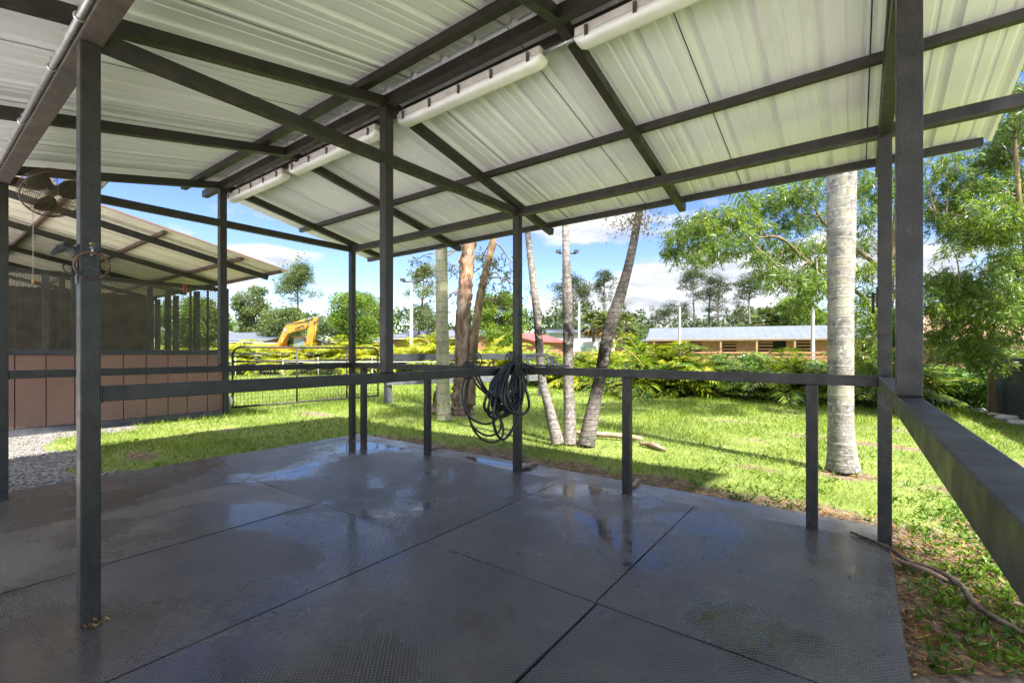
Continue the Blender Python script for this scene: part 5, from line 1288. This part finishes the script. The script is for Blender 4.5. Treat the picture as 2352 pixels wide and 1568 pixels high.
def pine(name, label, px_, d, ytop, ylow, hw, n, seed, group=None, leaf='pine', tuft=.55, nb=26, dead=0, tl=.32):
    g = np.random.default_rng(seed); x, y = at(px_, d); H = zat(ytop, d); hl = zat(ylow, d); w_ = hw / F * d
    t = thing(name, label, 'tree', (x, y, -.1), 0, group); gg = Geo(); tr = H * .016
    P = limb(g, (0, 0, 0), (g.normal(0, .25), g.normal(0, .25), H * .97), .015, 8); gg.tube(P, np.linspace(tr * 1.2, tr * .25, len(P)), 7)
    tufts = []
    for k in range(nb + dead):
        q = g.uniform(0, 1) ** .8; z = hl + (H - hl) * q * .95; c = np.array([np.interp(z, P[:, 2], P[:, 0]), np.interp(z, P[:, 2], P[:, 1]), z])
        az = g.uniform(0, 6.28); ln = w_ * (1.0 - .65 * q ** 2) * g.uniform(.55, 1.05)
        e = c + [math.cos(az) * ln, math.sin(az) * ln, ln * g.uniform(.1, .5)]
        lb = limb(g, c, e, .12); gg.tube(lb, np.linspace(tr * .28, tr * .06, len(lb)), 5)
        if k < nb:
            tufts.append(e)
            for _ in range(2): tufts.append(lb[int(len(lb) * g.uniform(.55, .95))] + g.normal(0, tuft * .5, 3) + [0, 0, tuft * .3])
    tufts.append(P[-1]); tufts.append(P[-1] + [0, 0, -.4])
    gg.obj('trunk', MT['bark_grey'], t)
    T = np.array(tufts); cnt = max(8, n // len(T)); base = np.repeat(T, cnt, 0); off = nrm(g.normal(size=(len(base), 3))) * g.uniform(.1, 1, (len(base), 1)) ** .6 * tuft * .80 * [1.1, 1.1, .58] * g.uniform(.55, 1.25, (len(T), 1)).repeat(cnt, 0)
    base = np.repeat(base, 2, 0); off = np.repeat(off, 2, 0) + g.normal(0, tuft * .12, (len(off) * 2, 3)); D = nrm(off + g.normal(0, .3, off.shape) + [0, 0, .12])
    V, Q = leaves(base + off, D, g.uniform(.7, 1.2, len(base)) * tl, .3 * tl, g)
    fastmesh('crown', V, Q, MT[leaf], t)
def sabal(name, label, px_, d, ytop, seed, group, r=1.6):
    g = np.random.default_rng(seed); x, y = at(px_, d); H = zat(ytop, d) - r * .75
    t = thing(name, label, 'palm', (x, y, -.1), 0, group); gg = Geo(); gg.tube([(0, 0, 0), (.05, .05, H * .5), (.1, 0, H)], [.24, .20, .22], 9); gg.obj('trunk', MT['bark_grey'], t)
    def fans(n, lo, hi, rr):
        parts = []
        for k in range(n):
            az = g.uniform(0, 6.28); el = R(g.uniform(lo, hi)); dv_ = np.array([math.cos(az) * math.cos(el), math.sin(az) * math.cos(el), math.sin(el)])
            c = np.array([.1, 0, H]) + dv_ * rr * .5; m = 11; a = np.linspace(-1.25, 1.25, m); sd = nrm(np.cross(dv_, [0, 0, 1.0])); up_ = np.cross(sd, dv_)
            D = nrm(np.cos(a)[:, None] * dv_ + np.sin(a)[:, None] * sd + np.array([0, 0, -.18]) + g.normal(0, .05, (m, 3)))
            parts.append(leaves(np.repeat(c[None], m, 0), D, rr * .62, rr * .10, g))
        return cat(parts)
    fastmesh('crown', *fans(30, -25, 80, r), MT['fan'], t); fastmesh('dead_fronds', *fans(12, -70, -25, r * .85), MT['deadfan'], t)

tree('oak_tree', 'tall loose dark tree at the left end of the skyline, beside the stall barn roof', 582, 60, 640, 790, 40, MT['oak'], MT['bark_grey'], 7000, .34, 1, blobs=30, blobr=1.0)
tree('oak_tree', 'broad grey green tree behind the raised boom of the excavator', 655, 56, 698, 812, 56, MT['oak'], MT['bark_grey'], 11000, .32, 2, blobs=34, blobr=1.3)
pine('tall_pine', 'tall pine with a round top rising above the excavator', 691, 64, 618, 700, 46, 4200, 3, None, 'oak', 1.1, 24, 6)
tree('oak_tree', 'dark green tree right of the excavator stick, low on the skyline', 745, 62, 735, 812, 34, MT['oak'], MT['bark_grey'], 2600, .32, 4, blobs=14, blobr=1.1)
tree('pale_tree', 'full light green tree between the far left corner post and the gate top', 832, 46, 655, 806, 72, MT['pale'], MT['bark_grey'], 14000, .26, 5, blobs=46, blobr=1.0)
pine('thin_pine', 'thin airy pine behind the left white light pole', 962, 52, 608, 740, 38, 1900, 6, None, 'oak', .7, 24, 6)
tree('oak_tree', 'sparse tree showing between the mossy palm and the left light pole', 985, 50, 690, 770, 30, MT['oak'], MT['bark_grey'], 900, .30, 7, blobs=12, blobr=.7)
tree('pale_tree', 'bright light green tree behind the hose post', 1150, 38, 652, 818, 62, MT['pale'], MT['bark_grey'], 9500, .22, 8, blobs=34, blobr=.85)
pine('tall_pine', 'spreading pine behind the middle leaning palm', 1318, 74, 638, 735, 52, 3400, 9, None, 'pine', 1.15, 26, 4)
pine('tall_pine', 'narrow topped pine with bare lower branches left of the rightmost leaning palm', 1391, 74, 618, 700, 36, 1500, 10, None, 'pine', .85, 16, 10)
pine('bare_tree', 'leafless twiggy tree showing right of the rightmost leaning palm', 1432, 70, 668, 730, 40, 60, 11, None, 'pine', .3, 3, 26)
GF = 'cabbage palms on the skyline'
sabal('cabbage_palm', 'cabbage palm with brown skirt left of the rightmost leaning palm', 1392, 58, 716, 12, GF, 2.1)
sabal('cabbage_palm', 'pale cabbage palm behind the light pole, left of its brown skirted neighbour', 1362, 60, 718, 13, GF, 2.1)
sabal('cabbage_palm', 'cabbage palm just right of the rightmost leaning palm', 1432, 62, 722, 14, GF, 2.1)
tree('oak_tree', 'small round green tree left of the long barn roof', 1457, 64, 738, 806, 30, MT['oak'], MT['bark_grey'], 2400, .32, 15, blobs=14, blobr=1.0)
tree('oak_tree', 'low dark tree behind the grey metal building', 1300, 88, 735, 800, 46, MT['farwood'], MT['bark_grey'], 2400, .5, 16, blobs=16, blobr=1.6)
pine('far_pine', 'small far pine at the left end of the long barn roof', 1505, 96, 712, 745, 24, 900, 17, 'pines behind the long barn', 'pine', .95, 14, 2)
pine('far_pine', 'far pine clump left of the light pole before the long barn', 1538, 96, 700, 742, 22, 1100, 18, 'pines behind the long barn', 'pine', 1.0, 16, 2)
pine('far_pine', 'far pine just right of the light pole before the long barn', 1567, 98, 704, 745, 22, 900, 19, 'pines behind the long barn', 'pine', 1.0, 14, 2)
pine('far_pine', 'tallest pine above the long barn roof, leftmost of the tall row', 1594, 82, 624, 705, 42, 2400, 20, 'pines behind the long barn', 'pine', 1.05, 22, 8)
pine('far_pine', 'very thin pine between two tall pines above the long barn', 1629, 82, 638, 735, 13, 700, 21, 'pines behind the long barn', 'pine', .6, 14, 4)
pine('far_pine', 'tall pine with a dense round top above the middle of the long barn', 1656, 80, 632, 740, 28, 2200, 22, 'pines behind the long barn', 'pine', 1.0, 20, 6)
pine('far_pine', 'wide crooked pine above the right part of the long barn', 1722, 78, 636, 715, 44, 2400, 23, 'pines behind the long barn', 'pine', 1.1, 20, 8)
pine('far_pine', 'short pine behind the long barn right of the dense topped pine', 1692, 92, 712, 750, 24, 900, 24, 'pines behind the long barn', 'pine', 1.0, 14, 2)
sabal('cabbage_palm', 'cabbage palm behind the long barn with a drooping golden crown', 1752, 72, 708, 25, GF, 2.2)
sabal('cabbage_palm', 'cabbage palm on a thin trunk right of the golden one behind the long barn', 1788, 72, 704, 26, GF, 1.9)
tree('oak_tree', 'large round green tree above the right end of the long barn', 1835, 68, 660, 800, 50, MT['pale'], MT['bark_grey'], 7500, .36, 27, blobs=30, blobr=1.35)
tree('oak_tree', 'dark low tree behind the long barn below the crooked pine', 1722, 76, 730, 800, 26, MT['oak'], MT['bark_grey'], 2200, .4, 28, blobs=12, blobr=1.2)
tree('oak_tree', 'dark distant tree showing right of the thin light pole', 1900, 84, 712, 800, 34, MT['farwood'], MT['bark_grey'], 2400, .5, 29, blobs=14, blobr=1.5)
tree('oak_tree', 'distant round tree under the drooping branches at the right', 2190, 62, 632, 790, 60, MT['oak'], MT['bark_grey'], 6000, .36, 30, blobs=26, blobr=1.4)
tree('oak_tree', 'distant dark tree at the right edge behind the tan barn', 2340, 60, 640, 790, 56, MT['oak'], MT['bark_grey'], 5000, .36, 31, blobs=24, blobr=1.4)
tree('yard_tree', 'bright leafy tree seen through the mesh behind the stall barn', 445, 19.5, 672, 808, 72, MT['pale'], MT['bark_tan'], 12000, .13, 32, blobs=44, blobr=.45)
tree('yard_tree', 'tree behind the stall barn whose twig tips dip below the shelter gable', 205, 24, 60, 425, 150, MT['paperleaf'], MT['bark_grey'], 7000, .17, 33, blobs=44, blobr=1.0)
# far wood on the horizon: one mass
g = np.random.default_rng(77); Ps = []
for px_ in np.arange(-400, 2900, 9):
    d = g.uniform(150, 210); x, y = at(px_, d); h = zat(748 + 14 * math.sin(px_ * .013) + 8 * math.sin(px_ * .05 + 1) + g.uniform(-9, 9), d)
    m = 95; q = g.normal(0, 1, (m, 3)) * [2.2, 2.2, 1]; q[:, 2] = np.abs(g.beta(2.0, 1.0, m)) * h * 1.35
    Ps.append(q + [x, y, 0])
Ps = np.vstack(Ps); V, Q = leaves(Ps, nrm(g.normal(size=Ps.shape)), g.uniform(1.0, 2.1, len(Ps)), g.uniform(.7, 1.3, len(Ps)), g)
tag(fastmesh('far_wood', V, Q, MT['farwood']), 'dark line of far woods along the horizon behind the barns', 'woods', kind='stuff')

# paperbark with two stems
g = np.random.default_rng(5)
t = wthing('paperbark_tree', 'peeling pinkish paperbark tree with two stems behind the middle rail', 'tree', at(1060, 9.9) + (0,))
gg = Geo()
s1 = [pl(1060, 952, 9.9), pl(1061, 905, 9.9), pl(1062, 850, 9.9), pl(1064, 740, 9.9), pl(1068, 660, 9.9), pl(1076, 560, 9.9), pl(1084, 460, 9.9), pl(1096, 330, 9.9)]
P2 = spline(s1, 10); rr = np.interp(np.linspace(0, 1, len(P2)), np.linspace(0, 1, 8), [.27, .215, .178, .168, .155, .150, .12, .07]); rr = rr * (1 + .05 * g.normal(size=len(P2)))
gg.tube(P2, rr, 16)
s2 = [pl(1080, 930, 9.75), pl(1084, 850, 9.75), pl(1090, 780, 9.75), pl(1100, 700, 9.75), pl(1112, 640, 9.75), pl(1132, 555, 9.75), pl(1150, 450, 9.75)]
P3_ = spline(s2, 10); g2 = Geo(); g2.tube(P3_, np.interp(np.linspace(0, 1, len(P3_)), np.linspace(0, 1, 7), [.12, .10, .09, .09, .085, .075, .06]) * (1 + .05 * g.normal(size=len(P3_))), 12)
s3 = [pl(1003, 948, 9.9), pl(1008, 905, 9.95), pl(1030, 840, 10.0)]
P4 = spline(s3, 8); gg.tube(P4, np.linspace(.13, .06, len(P4)), 10)
g2.obj('trunk', MT['bark_brown'], t); tk = gg.obj('trunk', MT['paperbark'], t)
V = np.empty(len(tk.data.vertices) * 3, np.float32); tk.data.vertices.foreach_get('co', V); V = V.reshape(-1, 3); V += g.normal(0, .018, V.shape); tk.data.vertices.foreach_set('co', V.ravel())
br = Geo(); Ps, Ds = [], []
for (px_, py_, rr_, nn, fr) in ((1135, 600, 30, 20, s2[4]), (1165, 640, 22, 13, s2[4]), (1150, 690, 20, 9, s2[3]), (1105, 600, 22, 10, s2[5]), (1125, 650, 20, 10, s2[4]), (955, 600, 22, 12, s1[5]), (985, 625, 24, 12, s1[5]),
                                (1010, 700, 18, 4, s1[4]), (1040, 610, 16, 9, s1[5]), (1045, 680, 14, 6, s1[4]), (1180, 605, 16, 7, s2[5]), (1080, 470, 40, 30, s1[6]), (1150, 430, 40, 30, s2[6]), (1000, 470, 45, 24, s1[6]), (1185, 700, 12, 4, s2[3]), (1215, 655, 10, 3, s2[4])):
    c = np.array(pl(px_, py_, 9.8 + g.uniform(-.5, .5))); lb = limb(g, fr, c, .15); br.tube(lb, np.linspace(.022, .006, len(lb)), 5)
    for k in range(nn):
        a = c + g.normal(0, .5, 3) * rr_ * 9.8 / F; b = a + nrm(g.normal(0, .6, 3) + [0, 0, -.25]) * g.uniform(.15, .35)
        br.tube([a, (a + b) / 2 + g.normal(0, .02, 3), b], .004, 4); m = 13; s = g.uniform(0, 1, (m, 1))
        Ps.append(a + (b - a) * s + g.normal(0, .015, (m, 3))); Ds.append(nrm((b - a) + g.normal(0, .18, (m, 3))))
tag(br.obj('branch', MT['twig'], t), kind='stuff'); Ps, Ds = np.vstack(Ps), np.vstack(Ds)
V, Q = leaves(Ps, Ds, g.uniform(.05, .10, len(Ps)), g.uniform(.018, .028, len(Ps)), g); fastmesh('crown', V, Q, MT['paperleaf'], t)

# drooping narrow leaved trees on the right
def weeping(name, label, base, stems, blobs, seed, group, twigs=20, leafL=.13):
    g = np.random.default_rng(seed); t = wthing(name, label, 'tree', base, group)
    gg = Geo(); nodes = []
    for pts, r in stems:
        P = spline([pl(*p_) for p_ in pts], 6); gg.tube(P, np.linspace(r[0], r[1], len(P)), 10); nodes += [P[i] for i in range(2, len(P))]
    tk = gg.obj('trunk', MT['bark_tan'], t); nodes = np.array(nodes)
    br = Geo(); Ps, Ds, Ls = [], [], []
    for (px_, py_, rp, d, dens) in blobs:
        c = np.array(pl(px_, py_, d + g.uniform(-.5, .9))); R_ = rp * d / F * 1.22
        nr = nodes[np.argmin(np.linalg.norm(nodes - c - [0, 0, -.2], axis=1))]; lb = limb(g, nr, c + [0, 0, R_ * .5], .14); br.tube(lb, np.linspace(.018, .006, len(lb)), 5)
        for k in range(int(twigs * dens)):
            a = c + nrm(g.normal(size=3)) * g.uniform(0, 1) ** .5 * R_ * [1, 1, .75]; out = nrm((a - c) * [1, 1, 0] + g.normal(0, .3, 3) * [1, 1, 0] + 1e-4)
            ln = g.uniform(.22, .50) * leafL / .13; tt = np.linspace(0, 1, 5)[:, None]
            P = a + out * ln * .55 * tt * (1 - .35 * tt) + np.array([0, 0, 1.0]) * ln * (.14 * tt - .50 * tt ** 2)
            br.tube(P[::2], .0032, 3); m = 17; s = np.sort(g.uniform(.1, 1, m)); Pl = np.stack([np.interp(s, tt[:, 0], P[:, q]) for q in range(3)], 1)
            Ps.append(Pl); Ds.append(nrm(out * .5 + g.normal(0, .5, (m, 3)) + [0, 0, -.50]))
    br.obj('branch', MT['twig'], t); Ps, Ds = np.vstack(Ps), np.vstack(Ds); n = len(Ps)
    # curved sickle leaves: two quads each
    L = g.uniform(.7, 1.25, (n, 1)) * leafL; S = nrm(np.cross(Ds, nrm(g.normal(size=(n, 3))))); cv = g.normal(0, .22, (n, 1)); W = g.uniform(.012, .020, (n, 1)) * leafL / .13
    U = np.cross(Ds, S); m = Ps + Ds * L * .5 + U * L * cv * .5; tip = Ps + Ds * L * .97
    V = np.stack([Ps, m + S * W * .5, tip, m - S * W * .5], 1).reshape(-1, 3)
    fastmesh('crown', V, np.arange(4 * n).reshape(n, 4), MT['weep'], t); return t
GW = 'drooping narrow leaved trees on the right'
b1 = [(1545, 575, 22, 8.7, .7), (1560, 545, 34, 8.9, 1), (1590, 520, 36, 8.8, 1.2), (1620, 560, 34, 8.8, 1), (1640, 520, 36, 9.0, 1.2), (1585, 590, 22, 8.8, .6), (1610, 500, 28, 9.2, .8), (1680, 500, 38, 9.2, 1.2), (1690, 550, 34, 8.9, 1), (1730, 520, 38, 9.1, 1.2),
      (1720, 470, 40, 9.5, 1.2), (1765, 470, 40, 9.4, 1.2), (1770, 560, 34, 9.0, .8), (1810, 450, 42, 9.6, 1.3), (1815, 510, 38, 9.2, 1), (1860, 440, 42, 9.6, 1.3), (1870, 500, 36, 9.3, 1), (1830, 570, 30, 9.0, .7), (1880, 560, 32, 9.2, .9),
      (1770, 620, 28, 8.8, .8), (1800, 640, 28, 8.8, .9), (1840, 640, 32, 8.9, 1), (1880, 650, 30, 9.0, 1), (1850, 690, 26, 8.8, .8), (1740, 590, 24, 8.8, .6), (1885, 610, 28, 9, .8), (1800, 590, 22, 9, .4), (1650, 590, 20, 8.8, .4),
      (1985, 440, 40, 9.4, 1.2), (1990, 500, 36, 9.2, 1.2), (1985, 560, 34, 9.0, .8), (2000, 620, 34, 9.2, 1), (1985, 690, 34, 9.2, 1.2), (2000, 750, 36, 9.4, 1.4), (1985, 800, 34, 9.6, 1.2), (2000, 845, 34, 9.8, 1.1), (2065, 720, 40, 9.6, 1.5), (2060, 790, 40, 9.8, 1.5),
      (2075, 660, 34, 9.6, .7), (2065, 840, 36, 10, 1.3), (2030, 420, 46, 9.8, 1.2), (2070, 440, 40, 9.8, 1), (2060, 560, 26, 9.8, .4), (1930, 380, 60, 10, 1.5), (1850, 360, 60, 10, 1.5), (1760, 370, 60, 10, 1.3), (2000, 340, 70, 10.3, 1.6)]
weeping('drooping_tree', 'airy tree with drooping narrow leaves behind the royal palm and right corner post', at(2035, 9.6) + (0,),
        [([(2036, 905, 9.6), (2040, 800, 9.6), (2046, 640, 9.5), (2056, 520, 9.5), (2062, 440, 9.5), (2058, 340, 9.7)], (.085, .035)), ([(2040, 800, 9.6), (1990, 690, 9.4), (1900, 634, 9.2), (1850, 596, 9.1), (1795, 548, 9.0), (1750, 545, 9.0), (1690, 552, 8.9), (1620, 540, 8.9)], (.045, .010)),
         ([(2046, 640, 9.5), (1990, 590, 9.4), (1900, 520, 9.4), (1860, 460, 9.5), (1800, 400, 9.7)], (.05, .015)), ([(2046, 700, 9.5), (2080, 600, 9.6), (2088, 480, 9.7)], (.035, .012))], b1, 51, GW, 60)
b2 = [(2175, 420, 40, 8.8, 1.3), (2180, 500, 40, 8.8, 1.3), (2170, 370, 40, 8.9, 1), (2240, 370, 44, 8.7, 1.3), (2300, 300, 44, 8.5, 1.3), (2165, 700, 34, 9.2, 1.3), (2170, 640, 30, 9.0, 1), (2260, 610, 26, 8.5, .6), (2220, 800, 34, 9.3, 1.2), (2270, 830, 34, 9.4, 1.2), (2320, 810, 34, 9.3, 1), (2200, 470, 44, 8.6, 1.4), (2240, 430, 46, 8.6, 1.4), (2290, 400, 46, 8.4, 1.5), (2330, 350, 46, 8.3, 1.5), (2345, 280, 44, 8.2, 1.4), (2350, 215, 40, 8.2, 1.2), (2340, 430, 46, 8.2, 1.5), (2300, 480, 46, 8.4, 1.4), (2250, 500, 44, 8.6, 1.4), (2200, 530, 36, 8.6, 1.1),
      (2340, 510, 44, 8.2, 1.4), (2290, 540, 36, 8.4, 1), (2345, 570, 36, 8.2, 1.1), (2240, 545, 30, 8.6, .8), (2310, 590, 24, 8.2, .5), (2185, 575, 20, 8.4, .3), (2345, 620, 30, 8.2, .9), (2190, 660, 36, 8.6, 1.2), (2230, 650, 34, 8.5, 1), (2290, 660, 36, 8.4, 1.2),
      (2340, 660, 40, 8.2, 1.4), (2200, 710, 40, 8.7, 1.5), (2250, 700, 40, 8.5, 1.5), (2300, 715, 40, 8.3, 1.4), (2345, 720, 38, 8.1, 1.3), (2185, 760, 36, 8.8, 1.3), (2230, 750, 34, 8.6, 1.2), (2280, 765, 30, 8.4, .9), (2320, 770, 26, 8.3, .6), (2180, 810, 34, 9.2, 1.3), (2135, 640, 40, 9, 1), (2135, 760, 40, 9.2, 1.2),
      (2130, 480, 44, 9, 1.1), (2400, 300, 70, 8.4, 1.6), (2420, 450, 70, 8.4, 1.6), (2410, 600, 60, 8.3, 1.4), (2400, 700, 50, 8.2, 1.2), (2360, 140, 60, 8.6, 1.4), (2290, 620, 18, 8.3, .25)]
weeping('drooping_tree', 'dense drooping tree filling the right edge above the black plank fence', at(2345, 8.6) + (0,),
        [([(2392, 930, 9.4), (2386, 820, 9.2), (2366, 740, 8.8), (2360, 600, 8.4), (2340, 450, 8.4), (2330, 300, 8.5)], (.075, .03)), ([(2366, 740, 8.8), (2290, 690, 8.5), (2230, 680, 8.6), (2180, 700, 8.7)], (.04, .012)), ([(2350, 560, 8.4), (2280, 530, 8.5), (2220, 500, 8.6), (2150, 490, 8.8)], (.030, .010))], b2, 52, GW, 58)
# unseen tree right of the shelter: root at the mats, crown shaped to shade them
g = np.random.default_rng(91)
def shade_tree(bx, by, c0, rad, label, nb):
    t = wthing('shade_tree', label, 'tree', (bx, by, 0))
    gg = Geo(); P = spline([(bx, by, -.1), (bx + .05, by, 1.5), (bx + .15, by - .05, 3.2), (c0[0], c0[1], c0[2] - 1.4)], 6); gg.tube(P, np.linspace(.22, .13, len(P)), 12)
    C = np.array([np.array(c0) + nrm(g.normal(size=3)) * g.uniform(.15, 1) ** .45 * rad for k in range(nb)])
    for c in C[:26]: lb = limb(g, P[int(len(P) * g.uniform(.6, .99))], c, .1); gg.tube(lb, np.linspace(.06, .012, len(lb)), 6)
    gg.obj('trunk', MT['bark_grey'], t); base = np.repeat(C, 260, 0); off = nrm(g.normal(size=base.shape)) * g.uniform(0, 1, (len(base), 1)) ** .4 * .75
    V, Q = leaves(base + off, nrm(off + g.normal(0, .5, off.shape) + [0, 0, -.2]), g.uniform(.16, .26, len(base)), g.uniform(.07, .12, len(base)), g); fastmesh('crown', V, Q, MT['paperleaf'], t)
shade_tree(3.9, .9, (3.45, .95, 6.2), [1.0, 2.6, .7], 'unseen leafy tree outside the right side of the shelter, its crown shaped to shade the mats', 46)

def _cl(px_, py_, wpx, hpx, amp):
    v = np.array([*(FW + RT * (px_ - CX) / F), (HY - py_) / F]); v /= np.linalg.norm(v); k = 1 / math.hypot(1, (px_ - CX) / F)
    return (math.atan2(v[0], v[1]), float(v[2]), wpx / F * k * k, hpx / F * k, amp)
CLOUDS = [_cl(1620, 672, 420, 95, .22), _cl(1330, 690, 150, 60, .14), _cl(590, 492, 130, 46, .15), _cl(655, 588, 170, 24, .16), _cl(1440, 525, 190, 42, .14), _cl(980, 700, 150, 40, .10), _cl(560, 710, 120, 40, .12), _cl(2250, 600, 260, 90, .12), _cl(1950, 560, 160, 60, .10)]
CLOUD_OFF = (0.0, 0.0, 0.0); SKYS = 0.078; EXPO = 2.92

# ================================================================ finish: things get their parts in place
for o in WORLD:
    for c in o.children: c.location = (-o.location[0], -o.location[1], -o.location[2])

# ================================================================ light, sky, camera
SUN_EL, SUN_H = 55.0, (0.944, -0.33)
sl = bpy.data.lights.new('sun', 'SUN'); sl.energy = 2.6; sl.angle = R(2.0); sl.color = (1.0, 0.965, 0.915)
so = link(bpy.data.objects.new('sun', sl))
sd = Vector((SUN_H[0] * math.cos(R(SUN_EL)), SUN_H[1] * math.cos(R(SUN_EL)), math.sin(R(SUN_EL))))
so.rotation_euler = sd.to_track_quat('Z', 'Y').to_euler(); so.location = (10, -5, 20)
w = bpy.data.worlds.new('World'); scene.world = w; w.use_nodes = True
nt = w.node_tree; nt.nodes.clear()
out = nt.nodes.new('ShaderNodeOutputWorld'); bg = nt.nodes.new('ShaderNodeBackground')
nt.links.new(bg.outputs[0], out.inputs[0])
sky = nt.nodes.new('ShaderNodeTexSky'); sky.sky_type = 'NISHITA'; sky.sun_disc = False
sky.sun_elevation = R(SUN_EL); sky.sun_rotation = math.atan2(SUN_H[0], SUN_H[1])
sky.altitude = 0; sky.air_density = 1.0; sky.dust_density = 0.0; sky.ozone_density = 2.0
tc = nt.nodes.new('ShaderNodeTexCoord'); vec = tc.outputs['Generated']
sep = N(nt, 'SeparateXYZ'); nt.links.new(vec, sep.inputs[0])
f1 = noise(nt, vec, 2.6, 9, 0.56, 0.25, (1, 1, 3.4))
mp = N(nt, 'Mapping'); mp.inputs['Location'].default_value = CLOUD_OFF; mp.inputs['Scale'].default_value = (1, 1, 3.2)
nt.links.new(vec, mp.inputs['Vector'])
cn = N(nt, 'TexNoise'); cn.inputs['Scale'].default_value = 2.7; cn.inputs['Detail'].default_value = 9; cn.inputs['Roughness'].default_value = 0.55; cn.inputs['Distortion'].default_value = 0.2
nt.links.new(mp.outputs[0], cn.inputs['Vector'])
low = maprange(nt, sep.outputs[2], 0.40, 0.72, 0.0, 0.17)  # extra cloud high overhead, out of view, added for neutral fill
# cloud banks by the direction they stand in: (azimuth from +Y, height, half width, half height, weight)
for (az, zc, ra, rz, amp) in CLOUDS:
    dv_ = N(nt, 'VectorMath', operation='SUBTRACT'); nt.links.new(vec, dv_.inputs[0]); hz = math.sqrt(1 - zc * zc); dv_.inputs[1].default_value = (math.sin(az) * hz, math.cos(az) * hz, zc)
    ms = N(nt, 'VectorMath', operation='MULTIPLY'); nt.links.new(dv_.outputs[0], ms.inputs[0]); ms.inputs[1].default_value = (1 / ra, 1 / ra, 1 / rz)
    ln = N(nt, 'VectorMath', operation='LENGTH'); nt.links.new(ms.outputs[0], ln.inputs[0])
    low = math_(nt, 'ADD', low, maprange(nt, ln.outputs['Value'], 0.35, 1.25, amp, 0.0))
mask = maprange(nt, math_(nt, 'ADD', cn.outputs['Fac'], low), 0.555, 0.665, 0.0, 0.96)
shade = noise(nt, vec, 6.0, 6, 0.6, 0.2, (1, 1, 4.5))
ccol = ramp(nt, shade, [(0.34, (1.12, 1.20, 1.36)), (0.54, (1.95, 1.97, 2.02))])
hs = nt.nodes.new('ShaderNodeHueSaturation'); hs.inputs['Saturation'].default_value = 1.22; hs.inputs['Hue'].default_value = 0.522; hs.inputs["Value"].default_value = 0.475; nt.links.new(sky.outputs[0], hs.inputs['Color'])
hi = maprange(nt, sep.outputs[2], 0.42, 0.80, 1.0, 3.3)         # unseen clouds overhead brightened to act as fill light
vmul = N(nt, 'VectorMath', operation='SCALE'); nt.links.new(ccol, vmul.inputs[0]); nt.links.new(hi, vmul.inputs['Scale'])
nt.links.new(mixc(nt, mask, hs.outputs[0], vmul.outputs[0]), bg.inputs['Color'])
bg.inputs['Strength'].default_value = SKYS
cam = bpy.data.cameras.new('camera'); cam.sensor_width = 36; cam.lens = 36 * F / 2352; cam.shift_y = (HY - 784) / 2352
cam.clip_start = 0.02; cam.clip_end = 4000
co = link(bpy.data.objects.new('camera', cam)); co.location = (0, 0, CAMH); co.rotation_euler = (R(90), 0, YAW)
scene.camera = co
vs = scene.view_settings; vs.view_transform = 'Standard'; vs.look = 'None'; vs.exposure = EXPO; vs.gamma = 1.0; vs.use_curve_mapping = False
cy = scene.cycles
cy.max_bounces = 10; cy.diffuse_bounces = 6; cy.glossy_bounces = 4; cy.transmission_bounces = 4; cy.transparent_max_bounces = 8
cy.sample_clamp_indirect = 8.0; cy.caustics_reflective = False; cy.caustics_refractive = False
